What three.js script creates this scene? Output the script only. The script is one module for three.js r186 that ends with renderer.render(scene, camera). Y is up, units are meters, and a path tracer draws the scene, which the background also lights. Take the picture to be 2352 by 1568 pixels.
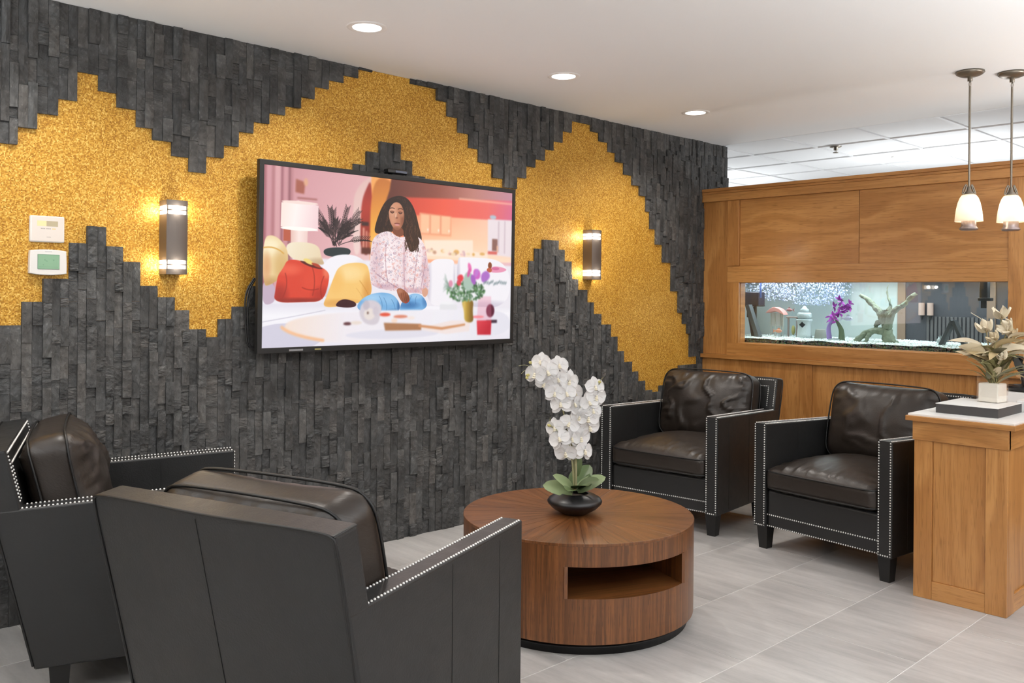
import * as THREE from 'three';
import { RoundedBoxGeometry } from 'three/addons/geometries/RoundedBoxGeometry.js';
import { mergeGeometries, mergeVertices } from 'three/addons/utils/BufferGeometryUtils.js';
import { RectAreaLightUniformsLib } from 'three/addons/lights/RectAreaLightUniformsLib.js';
import { createNoise3D } from 'simplex-noise';

// ---------------------------------------------------------------- camera, sky, exposure, large lights
const scene = new THREE.Scene();
const EYE = new THREE.Vector3(0, 1.33, 3.905);
const camera = new THREE.PerspectiveCamera(2 * Math.atan(784 / 2030) * 180 / Math.PI, 2352 / 1568, 0.05, 60);
{
  const th = 43.5 * Math.PI / 180, roll = 0.5 * Math.PI / 180;
  const right = new THREE.Vector3(Math.cos(th), 0, Math.sin(th));
  camera.position.copy(EYE);
  camera.up.set(0, Math.cos(roll), 0).addScaledVector(right, -Math.sin(roll));
  camera.lookAt(EYE.x + Math.sin(th), EYE.y, EYE.z - Math.cos(th));
  camera.setViewOffset(2352, 1568, 0, 108, 2352, 1568);          // the horizon stands above the middle of the picture
  camera.updateProjectionMatrix(); camera.updateMatrixWorld(true);
}
scene.background = new THREE.Color(0x0b0c0e);
const renderer = new THREE.WebGLRenderer({ antialias: true });
renderer.toneMapping = THREE.LinearToneMapping;
renderer.toneMappingExposure = 1.07;
renderer.shadowMap.enabled = true;
RectAreaLightUniformsLib.init();
const CEIL = 2.505;
const PANEL_GLOW = 4.2, DOWN_CD = 4.8, UP_GLOW = 62;             // brightness of the added ceiling panels, the downlights and the added uplights

// ---------------------------------------------------------------- helpers
function rng(seed) { let a = seed >>> 0; return () => { a = (a + 0x6D2B79F5) >>> 0; let t = a; t = Math.imul(t ^ (t >>> 15), t | 1); t ^= t + Math.imul(t ^ (t >>> 7), t | 61); return ((t ^ (t >>> 14)) >>> 0) / 4294967296; }; }
const n3 = createNoise3D(rng(11));
const V = (x, y, z) => new THREE.Vector3(x, y, z);
const lin = (r, g, b) => new THREE.Color().setRGB(r, g, b);
const taken = new Map();
function numbered(name) { const k = taken.get(name) ?? 0; taken.set(name, k + 1); return k ? `${name}_${String(k).padStart(3, '0')}` : name; }
function thing(name, label, category, pos = [0, 0, 0], turn = 0, group) {
  const o = new THREE.Group(); o.name = numbered(name); scene.add(o);
  o.position.set(...pos); o.rotation.y = turn; o.userData = { label, category };
  if (group) o.userData.group = group;
  return o;
}
function part(name, geo, mat, parent, pos, rot) {
  const o = new THREE.Mesh(geo, mat); o.name = name;
  if (pos) o.position.set(...pos);
  if (rot) o.rotation.set(...rot);
  parent.add(o); return o;
}
function structure(name, geo, mat, label) {
  const o = geo ? new THREE.Mesh(geo, mat) : new THREE.Group(); o.name = name;
  o.userData = { kind: 'structure', label, category: name.split('_')[0] }; scene.add(o); return o;
}
// UV in metres from the faces' directions; grain: the axis along which u runs
function uvMetres(g0, grain = 'x', off = [0, 0], scale = 1) {
  const g = g0.index ? g0.toNonIndexed() : g0;
  const p = g.attributes.position, n = g.attributes.normal, uv = new Float32Array(p.count * 2);
  for (let i = 0; i < p.count; i++) {
    const c = { x: p.getX(i), y: p.getY(i), z: p.getZ(i) };
    const a = [Math.abs(n.getX(i)), Math.abs(n.getY(i)), Math.abs(n.getZ(i))];
    const k = a[0] > a[1] && a[0] > a[2] ? 'x' : a[1] > a[2] ? 'y' : 'z';
    let axes = ['x', 'y', 'z'].filter((q) => q !== k);
    if (axes[1] === grain) axes = [axes[1], axes[0]];
    uv[i * 2] = c[axes[0]] * scale + off[0]; uv[i * 2 + 1] = c[axes[1]] * scale + off[1];
  }
  g.setAttribute('uv', new THREE.BufferAttribute(uv, 2));
  return g;
}
const rnd0 = rng(5);
function rbox(w, h, d, r = 0.004, seg = 2, grain = 'x') {
  const g = new RoundedBoxGeometry(w, h, d, seg, Math.min(r, w / 2.01, h / 2.01, d / 2.01));
  return uvMetres(g, grain, [rnd0() * 3, rnd0() * 3]);
}
const box = (w, h, d, grain = 'x') => uvMetres(new THREE.BoxGeometry(w, h, d), grain, [rnd0() * 3, rnd0() * 3]);
const at = (g, x, y, z, rx = 0, ry = 0, rz = 0) => { if (rx) g.rotateX(rx); if (ry) g.rotateY(ry); if (rz) g.rotateZ(rz); return g.translate(x, y, z); };
const plainSet = (gs) => gs.map((g) => { const q = g.index ? g.toNonIndexed() : g; for (const k of Object.keys(q.attributes)) if (!['position', 'normal', 'uv'].includes(k)) q.deleteAttribute(k); return q; });
const join = (gs) => mergeGeometries(plainSet(gs));
const lathe = (pts, seg = 48) => new THREE.LatheGeometry(pts.map(([r, y]) => new THREE.Vector2(r, y)), seg);
const tube = (pts, r, seg = 24, rs = 6, closed = false) => new THREE.TubeGeometry(new THREE.CatmullRomCurve3(pts, closed, 'centripetal'), seg, r, rs, closed);
function taperTube(pts, radii, seg = 24, rs = 8) {
  const curve = new THREE.CatmullRomCurve3(pts, false, 'centripetal'), g = new THREE.TubeGeometry(curve, seg, 1, rs, false);
  const p = g.attributes.position, q = new THREE.Vector3();
  for (let i = 0; i <= seg; i++) {
    const c = curve.getPointAt(i / seg), t = (i / seg) * (radii.length - 1), k = Math.min(radii.length - 2, Math.floor(t)), r = radii[k] + (radii[k + 1] - radii[k]) * (t - k);
    for (let j = 0; j <= rs; j++) { const m = i * (rs + 1) + j; q.fromBufferAttribute(p, m).sub(c).multiplyScalar(r).add(c); p.setXYZ(m, q.x, q.y, q.z); }
  }
  g.computeVertexNormals(); return g;
}

// ---------------------------------------------------------------- computed textures (colour, grain and relief of materials)
function vnoise(seed) {
  const r = rng(seed), N = 256, t = new Float32Array(N * N); for (let i = 0; i < N * N; i++) t[i] = r();
  return (x, y, px = 256, py = 256) => {                // repeats after px, py cells
    const xi = Math.floor(x), yi = Math.floor(y), fx = x - xi, fy = y - yi, sx = fx * fx * (3 - 2 * fx), sy = fy * fy * (3 - 2 * fy);
    const X0 = ((xi % px) + px) % px, X1 = (X0 + 1) % px, Y0 = ((yi % py) + py) % py, Y1 = (Y0 + 1) % py;
    const a = t[Y0 * N + X0], b = t[Y0 * N + X1], c = t[Y1 * N + X0], d = t[Y1 * N + X1];
    return a + (b - a) * sx + (c - a) * sy + (a - b - c + d) * sx * sy;
  };
}
function texture(w, h, fn, srgb = true, rep = [1, 1]) {
  const d = new Uint8Array(w * h * 4);
  for (let y = 0; y < h; y++) for (let x = 0; x < w; x++) {
    const c = fn(x / w, y / h, x, y), i = (y * w + x) * 4;
    if (typeof c === 'number') d[i] = d[i + 1] = d[i + 2] = Math.max(0, Math.min(255, c * 255));
    else for (let k = 0; k < 3; k++) d[i + k] = Math.max(0, Math.min(255, c[k]));
    d[i + 3] = 255;
  }
  const t = new THREE.DataTexture(d, w, h); t.wrapS = t.wrapT = THREE.RepeatWrapping; t.magFilter = THREE.LinearFilter; t.minFilter = THREE.LinearMipmapLinearFilter; t.generateMipmaps = true;
  if (srgb) t.colorSpace = THREE.SRGBColorSpace;
  t.repeat.set(...rep); t.needsUpdate = true; return t;
}
const mixc = (a, b, t) => [a[0] + (b[0] - a[0]) * t, a[1] + (b[1] - a[1]) * t, a[2] + (b[2] - a[2]) * t];
const clamp01 = (t) => Math.max(0, Math.min(1, t));
function woodTexture(w, h, seed, light, mid, dark, lenM, acrossM, o) {       // u along the grain
  const a = vnoise(seed), b = vnoise(seed + 1), c = vnoise(seed + 2);
  return texture(w, h, (u, v) => {
    const warp = (a(u * 4, v * 8, 4, 8) - 0.5) * o.warp + (b(u * 9, v * 20, 9, 20) - 0.5) * o.warp * 0.4;
    const y = v * o.rings + warp * o.rings;
    const ring = b(u * 2 + 3, y, 2, o.rings);
    const fine = c(u * 14, v * 160, 14, 160) * 0.6 + a(u * 40, v * 250, 40, 250) * 0.4;
    const pore = c(u * 30, v * 240, 30, 240);
    let col = mixc(light, mid, clamp01(ring * 1.5 - 0.25));
    col = mixc(col, dark, clamp01((fine - 0.52) * o.fine) * 0.6);
    if (pore > 0.78) col = mixc(col, dark, (pore - 0.78) * o.pore);
    return col;
  }, true, [1 / lenM, 1 / acrossM]);
}
const oakMap = woodTexture(1024, 1024, 21, [194, 140, 80], [170, 116, 60], [130, 84, 39], 1.5, 0.7, { warp: 0.16, rings: 22, fine: 1.7, pore: 2.2 });
const walnutMap = woodTexture(1024, 512, 31, [128, 80, 42], [95, 57, 28], [54, 30, 14], 0.9, 0.3, { warp: 0.02, rings: 40, fine: 2.2, pore: 2.5 });
const sa = vnoise(41), sb = vnoise(42);
const stoneH = (u, v) => { const x = u * 10 + v * 3, y = v * 10; return 0.42 * sa(u * 12, v * 9, 12, 9) + 0.28 * sb(x * 3 % 30, y * 2.4, 30, 24) + 0.18 * sa(u * 64, v * 40, 64, 40) + 0.12 * sb(u * 160, v * 120, 160, 120); };
const stoneMap = texture(512, 512, (u, v) => { const h = stoneH(u, v), s = sa(u * 90, v * 34, 90, 34), e = sb(u * 7, v * 5, 7, 5); const g = 75 + 62 * (h - 0.5) + (s > 0.8 ? 30 * (s - 0.8) / 0.2 : 0); return [g * (1 + 0.05 * (e - 0.5)), g * 0.995, g * (0.985 - 0.04 * (e - 0.5))]; }, true);
const stoneBump = texture(512, 512, (u, v) => stoneH(u, v), false);
const ga = vnoise(51), gb = vnoise(52), gr = rng(53);
const goldCell = new Float32Array(256 * 256).map(() => gr());
const goldMap = texture(1024, 1024, (u, v, x, y) => {
  const k = goldCell[(Math.floor(y / 4) % 256) * 256 + Math.floor(x / 4) % 256] * 0.55 + ga(u * 240, v * 240, 240, 240) * 0.45, w = gb(u * 11, v * 11, 11, 11) - 0.5;
  const t = clamp01(0.5 + (k - 0.5) * 1.25 + w * 0.1);
  return t < 0.5 ? mixc([156, 104, 20], [203, 150, 50], t * 2) : mixc([203, 150, 50], [240, 202, 112], t * 2 - 1);
}, true, [1 / 1.15, 1 / 1.15]);
const goldBump = texture(1024, 1024, (u, v, x, y) => goldCell[(Math.floor(y / 4) % 256) * 256 + Math.floor(x / 4) % 256], false, [1 / 1.15, 1 / 1.15]);
const fa = vnoise(61), fb = vnoise(62);
const floorMap = texture(1024, 1024, (u, v) => {                      // streaks run across the planks
  const s = 0.5 * fa(u * 26, v * 5, 26, 5) + 0.3 * fb(u * 90, v * 9, 90, 9) + 0.2 * fa(u * 220, v * 60, 220, 60), p = fb(u * 5, v * 4, 5, 4);
  const g = 172 + 32 * (s - 0.5) + 20 * (p - 0.5); return [g * 1.008, g * 0.992, g * 0.978];
}, true);
const la = vnoise(71), lb = vnoise(72);
const leatherBump = texture(512, 512, (u, v) => 0.5 * la(u * 90, v * 90, 90, 90) + 0.3 * lb(u * 180, v * 180, 180, 180) + 0.2 * la(u * 20, v * 20, 20, 20), false, [1 / 0.35, 1 / 0.35]);
const leatherRough = texture(512, 512, (u, v) => 0.72 + 0.28 * (0.6 * lb(u * 9, v * 9, 9, 9) + 0.4 * la(u * 40, v * 40, 40, 40)), false, [1 / 0.9, 1 / 0.9]);
const ceilBump = texture(512, 512, (u, v) => { const s = la(u * 200, v * 200, 200, 200); return s > 0.72 ? 0.2 : 0.8; }, false, [1 / 0.6, 1 / 0.6]);

// ---------------------------------------------------------------- materials
const std = (o) => new THREE.MeshStandardMaterial(o), phys = (o) => new THREE.MeshPhysicalMaterial(o);
const M = {
  paint: std({ color: lin(0.86, 0.855, 0.85), roughness: 0.9 }),
  ceilTile: std({ color: lin(0.78, 0.79, 0.80), roughness: 0.95, bumpMap: ceilBump, bumpScale: 0.0006 }),
  grid: std({ color: lin(0.76, 0.77, 0.78), roughness: 0.6 }),
  oak: phys({ map: oakMap, roughness: 0.40, clearcoat: 0.45, clearcoatRoughness: 0.20 }),
  walnut: phys({ map: walnutMap, roughness: 0.36, clearcoat: 0.3, clearcoatRoughness: 0.3 }),
  gold: std({ map: goldMap, roughness: 0.5, metalness: 0.2, bumpMap: goldBump, bumpScale: 0.0012 }),
  black: std({ color: lin(0.012, 0.012, 0.013), roughness: 0.45 }),
  blackGloss: std({ color: lin(0.010, 0.010, 0.011), roughness: 0.2 }),
  legBlack: std({ color: lin(0.008, 0.008, 0.008), roughness: 0.5 }),
  leather: phys({ color: lin(0.0165, 0.0168, 0.0170), roughness: 0.50, roughnessMap: leatherRough, bumpMap: leatherBump, bumpScale: 0.0004 }),
  leatherCushion: phys({ color: lin(0.024, 0.0178, 0.0138), roughness: 0.47, roughnessMap: leatherRough, bumpMap: leatherBump, bumpScale: 0.0004 }),
  piping: std({ color: lin(0.006, 0.006, 0.006), roughness: 0.45 }),
  nail: std({ color: lin(0.80, 0.79, 0.77), roughness: 0.35, metalness: 0.35 }),
  grout: std({ color: lin(0.62, 0.61, 0.59), roughness: 0.9 }),
  whitePlastic: std({ color: lin(0.74, 0.72, 0.69), roughness: 0.45 }),
  pewter: std({ color: lin(0.24, 0.21, 0.17), roughness: 0.38, metalness: 0.85 }),
  bronze: std({ color: lin(0.17, 0.145, 0.13), roughness: 0.42, metalness: 0.75 }),
  laminate: std({ color: lin(0.80, 0.79, 0.775), roughness: 0.35 }),
};
const stoneMats = [1, 0.74, 1.26, 0.9].map((k, i) => std({ map: stoneMap, color: lin(k, k * (i === 2 ? 0.985 : 1), k * (i === 2 ? 0.97 : 1)), roughness: 0.78, bumpMap: stoneBump, bumpScale: 0.007 }));
const floorMats = [1, 0.955, 1.02, 0.985].map((k) => std({ map: floorMap, color: lin(k, k, k), roughness: 0.42 }));

// ---------------------------------------------------------------- the room: floor, ceiling, walls
const X0 = -2.2, X1 = 11.0, ZMAX = 6.6, ZMIN = -3.0, PARTX = 5.69;
{
  const floor = structure('floor', at(box(X1 - X0 + 0.4, 0.1, ZMAX - ZMIN + 0.4), (X0 + X1) / 2, -0.0515, (ZMAX + ZMIN) / 2), M.grout, 'light grey porcelain plank tile floor with thin pale joints');
  const TW = 0.437, TL = 0.92, r = rng(81), geos = [];
  for (let k = 0; k < 6; k++) {                             // six cuts of the same stone figure
    const g = new RoundedBoxGeometry(TL - 0.004, 0.006, TW - 0.004, 1, 0.0012), p = g.attributes.position, uv = g.attributes.uv, o = [r(), r()];
    for (let i = 0; i < p.count; i++) uv.setXY(i, p.getX(i) * 0.9 + o[0], p.getZ(i) * 0.9 + o[1]);
    geos.push(g);
  }
  let row = 0;
  for (let z = 1.715 - 6 * TW; z < ZMAX; z += TW, row++) {
    if (z + TW < -0.05) continue;
    const shift = row % 2 ? 0 : 0.46;
    for (let x = 3.30 + shift - 8 * TL; x < 7.5; x += TL) {
      if (x + TL < X0) continue;
      part('floor_tile', geos[Math.floor(r() * 6)], floorMats[Math.floor(r() * 4)], floor, [x + TL / 2, -0.003, z + TW / 2]);
    }
  }
  // ceiling: plasterboard over the seating, lay-in tiles beyond the partition
  const cw = 5.94 - X0 + 0.2;
  structure('ceiling', at(box(cw, 0.12, ZMAX + 0.4), X0 - 0.2 + cw / 2, CEIL + 0.06, ZMAX / 2), M.paint, 'smooth white plasterboard ceiling over the seating area');
  const tiled = structure('ceiling_tiled', at(box(X1 - 5.94 + 0.2, 0.08, ZMAX - ZMIN + 0.4), (X1 + 0.2 + 5.94) / 2, CEIL + 0.075, (ZMAX + ZMIN) / 2), M.paint, 'white lay-in tile ceiling beyond the wooden partition');
  const tg = uvMetres(new RoundedBoxGeometry(0.578, 0.02, 0.545, 1, 0.002), 'x');
  const PX = 0.602, PZ = 0.567;
  for (let i = 0; i < 8; i++) for (let j = -6; j < 11; j++) part('ceiling_tile', tg, M.ceilTile, tiled, [5.94 + (i + 0.5) * PX, CEIL + 0.019, 0.50 + (j + 0.5) * PZ]);
  for (let i = 0; i <= 8; i++) part('grid_runner', box(0.024, 0.012, ZMAX - ZMIN), M.grid, tiled, [5.94 + i * PX, CEIL + 0.005, (ZMAX + ZMIN) / 2]);
  for (let j = -6; j < 12; j++) part('grid_cross', box(8 * PX, 0.012, 0.022), M.grid, tiled, [5.94 + 4 * PX, CEIL + 0.006, 0.50 + j * PZ]);
  // plain painted walls out of the picture that close the room
  const W = (n, w, h, d, x, y, z, label) => structure(n, at(box(w, h, d), x, y, z), M.paint, label);
  W('wall_left', 0.2, CEIL + 0.2, ZMAX + 0.4, X0 - 0.1, CEIL / 2, ZMAX / 2, 'plain white wall closing the room at its near end');
  W('wall_front', X1 - X0 + 0.4, CEIL + 0.2, 0.2, (X0 + X1) / 2, CEIL / 2, ZMAX + 0.1, 'plain white wall facing the stone wall');
  W('wall_far', 0.2, CEIL + 0.2, ZMAX - ZMIN + 0.4, X1 + 0.1, CEIL / 2, (ZMAX + ZMIN) / 2, 'white wall far beyond the wooden partition');
  W('wall_recess', X1 - 5.9, CEIL + 0.2, 0.2, (X1 + 5.9) / 2, CEIL / 2, ZMIN - 0.1, 'white wall of the space beyond the partition');
  W('wall_return', 0.12, CEIL, -ZMIN - 0.16, 5.96, CEIL / 2, (ZMIN - 0.16) / 2, 'white return wall behind the end of the stone wall');
}

// ---------------------------------------------------------------- feature wall: gold mosaic with peaks of split stone strips
// [x from, x to, height of the stepped edge]
const UPPER = [[0.923,0.984,1.905],[0.984,1.053,1.976],[1.053,1.133,2.042],[1.133,1.206,2.112],[1.206,1.289,2.235],[1.289,1.364,2.17],[1.364,1.446,2.112],[1.446,1.516,2.04],[1.516,1.601,1.993],[1.601,1.68,1.932],[1.68,1.762,1.87],[1.762,1.843,1.948],[1.843,1.916,2.009],[1.916,1.99,2.082],[1.99,2.073,2.138],[2.073,2.158,2.192],[2.158,2.239,2.238],[2.239,2.321,2.296],[2.321,2.403,2.36],[2.403,2.49,2.407],[2.49,2.58,2.447],[2.58,2.666,2.494],[2.915,3.096,2.477],[3.096,3.173,2.415],[3.173,3.254,2.336],[3.254,3.337,2.255],[3.337,3.412,2.177],[3.412,3.523,2.103],[3.523,3.612,2.023],[3.612,3.725,1.972],[3.725,3.806,2.045],[3.806,3.884,2.12],[3.884,3.967,2.172],[3.967,4.043,2.244],[4.043,4.131,2.304],[4.131,4.212,2.379],[4.212,4.398,2.456],[4.398,4.482,2.414],[4.482,4.576,2.359],[4.576,4.655,2.299],[4.655,4.744,2.24],[4.744,4.835,2.163],[4.835,4.918,2.098],[4.918,4.993,2.032],[4.993,5.04,1.926],[5.04,5.107,1.805],[5.107,5.191,1.697],[5.191,5.298,1.571],[5.298,5.386,1.363],[5.386,5.443,1.205],[5.443,5.499,1.121],[5.499,5.533,1.048],[5.533,5.632,0.873],[5.632,5.667,0.814]];
const LOWER = [[0.928,1.005,1.191],[1.005,1.081,1.284],[1.081,1.18,1.378],[1.18,1.248,1.527],[1.248,1.326,1.6],[1.326,1.394,1.519],[1.394,1.47,1.456],[1.47,1.545,1.354],[1.545,1.617,1.305],[1.617,1.689,1.247],[1.689,1.767,1.16],[1.767,1.825,1.122],[1.825,1.893,1.205],[1.893,1.973,1.262],[1.973,2.051,1.359],[2.051,2.128,1.444],[2.128,2.207,1.531],[2.207,2.288,1.62],[2.288,2.374,1.712],[2.374,2.463,1.806],[2.463,2.551,1.902],[2.551,2.63,2.001],[2.63,2.712,2.074],[2.712,2.845,2.135],[2.845,2.931,2.054],[2.931,3.022,1.978],[3.022,3.109,1.89],[3.109,3.199,1.799],[3.199,3.284,1.705],[3.284,3.368,1.61],[3.368,3.454,1.512],[3.454,3.538,1.421],[3.538,3.617,1.34],[3.617,3.696,1.309],[3.696,3.776,1.381],[3.776,3.836,1.454],[3.836,3.884,1.539],[3.884,3.952,1.617],[3.952,4.102,1.676],[4.102,4.16,1.62],[4.16,4.227,1.547],[4.227,4.291,1.433],[4.291,4.378,1.364],[4.378,4.442,1.283],[4.442,4.52,1.205],[4.52,4.607,1.133],[4.607,4.695,1.048],[4.695,4.764,0.947],[4.764,4.853,0.869],[4.853,4.922,0.798],[4.922,5.007,0.727],[5.007,5.083,0.657],[5.083,5.165,0.639],[5.165,5.242,0.681],[5.242,5.32,0.736],[5.32,5.4,0.783],[5.4,5.667,0.816]];
{
  const wall = structure('wall_back', at(box(6.02 - X0 + 0.2, CEIL + 0.1, 0.16), (6.02 + X0 - 0.2) / 2, CEIL / 2, -0.08), M.paint, 'feature wall of charcoal split stone strips in zigzag peaks over glittering gold mosaic');
  part('gold_mosaic', uvMetres(new THREE.BoxGeometry(5.75 - X0, CEIL - 0.002, 0.004)), M.gold, wall, [(5.75 + X0) / 2, CEIL / 2, 0.002]).userData.label = 'glittering gold mosaic';
  const r = rng(91);
  // chipped stone strip of unit size: front face broken into facets, sides to the back
  const variants = [];
  for (let k = 0; k < 10; k++) {
    const nx = 2, ny = 4, P = [], pos = [], uv = [], o = [r(), r()];
    const tx = (r() - 0.5) * 0.22, ty = (r() - 0.5) * 0.22;
    for (let j = 0; j <= ny; j++) for (let i = 0; i <= nx; i++) {
      const u = i / nx - 0.5, v = j / ny - 0.5, edge = i === 0 || i === nx || j === 0 || j === ny;
      P.push([u * (edge ? 0.99 : 1) + (edge ? 0 : (r() - 0.5) * 0.2), v + (edge ? 0 : (r() - 0.5) * 0.1), 1 - (edge ? 0.12 : 0) - r() * 0.16 + u * tx + v * ty]);
    }
    const put = (a, b, c) => { for (const q of [a, b, c]) { pos.push(...q); uv.push(o[0] + q[0] * 0.07, o[1] + q[1] * 0.3 + q[2] * 0.05); } };
    const id = (i, j) => P[j * (nx + 1) + i];
    for (let j = 0; j < ny; j++) for (let i = 0; i < nx; i++) { put(id(i, j), id(i + 1, j), id(i + 1, j + 1)); put(id(i, j), id(i + 1, j + 1), id(i, j + 1)); }
    const rim = []; for (let i = 0; i < nx; i++) rim.push([i, 0]); for (let j = 0; j < ny; j++) rim.push([nx, j]); for (let i = nx; i > 0; i--) rim.push([i, ny]); for (let j = ny; j > 0; j--) rim.push([0, j]);
    for (let m = 0; m < rim.length; m++) { const a = id(...rim[m]), b = id(...rim[(m + 1) % rim.length]), a0 = [a[0], a[1], 0], b0 = [b[0], b[1], 0]; put(a0, b0, b); put(a0, b, a); }
    const g = new THREE.BufferGeometry(); g.setAttribute('position', new THREE.Float32BufferAttribute(pos, 3)); g.setAttribute('uv', new THREE.Float32BufferAttribute(uv, 2)); g.computeVertexNormals(); variants.push(g);
  }
  const tiles = [];
  const stack = (xa, xb, y0, y1, fromTop) => {             // strips from the stepped edge away
    const n = Math.max(1, Math.round((xb - xa) / 0.0395)), w = (xb - xa) / n;
    for (let i = 0; i < n; i++) {
      let y = fromTop ? y1 : y0, first = true;
      const end = fromTop ? y0 : y1;
      while (Math.abs(y - end) > 0.004) {
        let h = first ? 0.07 + 0.12 * r() : (r() < 0.28 ? 0.03 + 0.035 * r() : 0.06 + 0.125 * r());
        first = false;
        if (Math.abs(end - y) - h < 0.05) h = Math.abs(end - y);
        const cy = fromTop ? y - h / 2 : y + h / 2;
        tiles.push({ x: xa + (i + 0.5) * w, y: cy, w: w - 0.0006, h: h - 0.0008, t: [0.009, 0.012, 0.015, 0.019, 0.026][Math.floor(r() * 5)] + 0.003 * r(), v: Math.floor(r() * 10), m: Math.floor(r() * 4), flip: r() < 0.5 });
        y += fromTop ? -h : h;
      }
    }
  };
  for (const [a, b, y] of UPPER) if (CEIL - y > 0.006) stack(a, b, y, CEIL, false);
  for (const [a, b, y] of LOWER) stack(a, b, 0, y, true);
  stack(5.667, 6.02, 0, CEIL, true);
  const wave = (k) => 0.5 + 0.5 * Math.cos(k * 0.52);     // the peaks go on to the left of the picture
  for (let k = 0; k * 0.078 < 0.923 - X0; k++) { const xb = 0.923 - k * 0.078, xa = Math.max(X0, xb - 0.078); stack(xa, xb, 1.86 + 0.4 * (1 - wave(k + 2)), CEIL, false); stack(xa, xb, 0, 1.12 + 0.45 * (1 - wave(k + 3)), true); }
  // the 300 that show largest are strips of their own
  const q = new THREE.Vector3();
  for (const t of tiles) {
    q.set(t.x, t.y, 0.02).project(camera);
    const seen = Math.abs(q.x) < 0.98 && Math.abs(q.y) < 0.98 && !(t.x > 2.0 && t.x < 3.6 && t.y > 1.06 && t.y < 1.93);
    const d = Math.hypot(t.x, t.y - 1.33, 3.9);
    const below = t.x < 1.7 && t.y < 0.42 || t.x < 1.0 && t.y < 0.75;
    t.show = seen && !below ? t.w * t.h / (d * d) * 3.9 / d : 0;
  }
  tiles.sort((a, b) => b.show - a.show);
  const shift = new THREE.Matrix4(), rest = [[], [], [], []];
  tiles.forEach((t, k) => {
    if (k < 300) {
      const o = part('stone_strip', variants[t.v], stoneMats[t.m], wall, [t.x, t.y, 0.004]);
      o.scale.set(t.w, t.h, t.t); if (t.flip) o.rotation.z = Math.PI;
    } else rest[t.m].push(variants[t.v].clone().applyMatrix4(shift.compose(V(t.x, t.y, 0.004), new THREE.Quaternion().setFromAxisAngle(V(0, 0, 1), t.flip ? Math.PI : 0), V(t.w, t.h, t.t))));
  });
  const o = part('stone_strips', mergeGeometries(rest.map((g) => mergeGeometries(g)), true), stoneMats, wall);
  o.userData.kind = 'stuff';
}

// ---------------------------------------------------------------- wooden partition with the aquarium window (faces -x)
{
  const X = PARTX, D = 0.05;
  const back = (w, h, y, z, x = X + 0.05) => at(box(0.06, h, w, 'z'), x, y, z);
  const ZE = 4.2;                                           // runs on past the picture
  // carcass: plywood behind the boards, open at the aquarium
  const wall = structure('wall_partition', join([
    back(0.30, 2.10, 1.05, 0.165), back(ZE - 2.16, 2.10, 1.05, (ZE + 2.16) / 2), back(1.86, 0.97, 0.485, 1.24), back(1.86, 0.66, 1.775, 1.24)]), M.oak, 'honey oak panelled partition with an aquarium set in it');
  const board = (name, z0, z1, y0, y1, t, grain, mat = M.oak, off = 0) => part(name, rbox(t, y1 - y0, z1 - z0, 0.0025, 1, grain), mat, wall, [X + 0.02 - t / 2 - off, (y0 + y1) / 2, (z0 + z1) / 2]);
  board('cap', 0.012, ZE, 2.115, 2.138, 0.05, 'z');
  board('cap_moulding', 0.012, ZE, 2.098, 2.115, 0.04, 'z');
  board('frieze', 0.012, ZE, 2.042, 2.098, 0.034, 'z');
  board('side_panel', 0.012, 0.235, 0.895, 2.042, 0.006, 'y', M.oak);
  board('stile', 0.235, 0.333, 1.555, 2.042, 0.024, 'y');
  board('upper_panel', 0.333, 1.234, 1.555, 2.042, 0.008, 'z');
  board('upper_panel', 1.2375, 2.143, 1.555, 2.042, 0.010, 'z');
  board('rail', 0.235, 2.143, 1.512, 1.555, 0.017, 'z');
  board('rail', 0.235, 2.143, 1.432, 1.512, 0.022, 'z');
  board('stile', 0.235, 0.335, 0.985, 1.432, 0.022, 'y');
  board('stile', 2.143, 2.36, 0.895, 2.042, 0.022, 'y');
  board('upper_panel', 2.36, ZE, 0.895, 2.042, 0.012, 'y');
  board('rail', 0.235, 2.143, 0.895, 0.988, 0.022, 'z');
  board('ledge', 0.012, ZE, 0.866, 0.895, 0.042, 'z');
  board('stile', 0.825, 0.915, 0.10, 0.866, 0.022, 'y');
  board('stile', 1.976, 2.08, 0.10, 0.866, 0.022, 'y');
  board('lower_panel', 0.012, 0.825, 0.10, 0.866, 0.012, 'y', M.oak);
  board('lower_panel', 0.915, 1.976, 0.10, 0.866, 0.012, 'y', M.oak);
  board('lower_panel', 2.08, ZE, 0.10, 0.866, 0.012, 'y', M.oak);
  board('skirting', 0.012, ZE, 0.0, 0.10, 0.026, 'z');
  // reveal of the window
  const rev = (w, h, d, y, z) => part('reveal', rbox(d, h, w, 0.001, 1, 'z'), M.oak, wall, [X + 0.02 + d / 2, y, z]);
  rev(1.81, 0.008, 0.06, 0.988, 1.239); rev(1.81, 0.008, 0.06, 1.434, 1.239);
  rev(0.006, 0.44, 0.06, 1.21, 0.336); rev(0.006, 0.44, 0.06, 1.21, 2.142);
}

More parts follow.
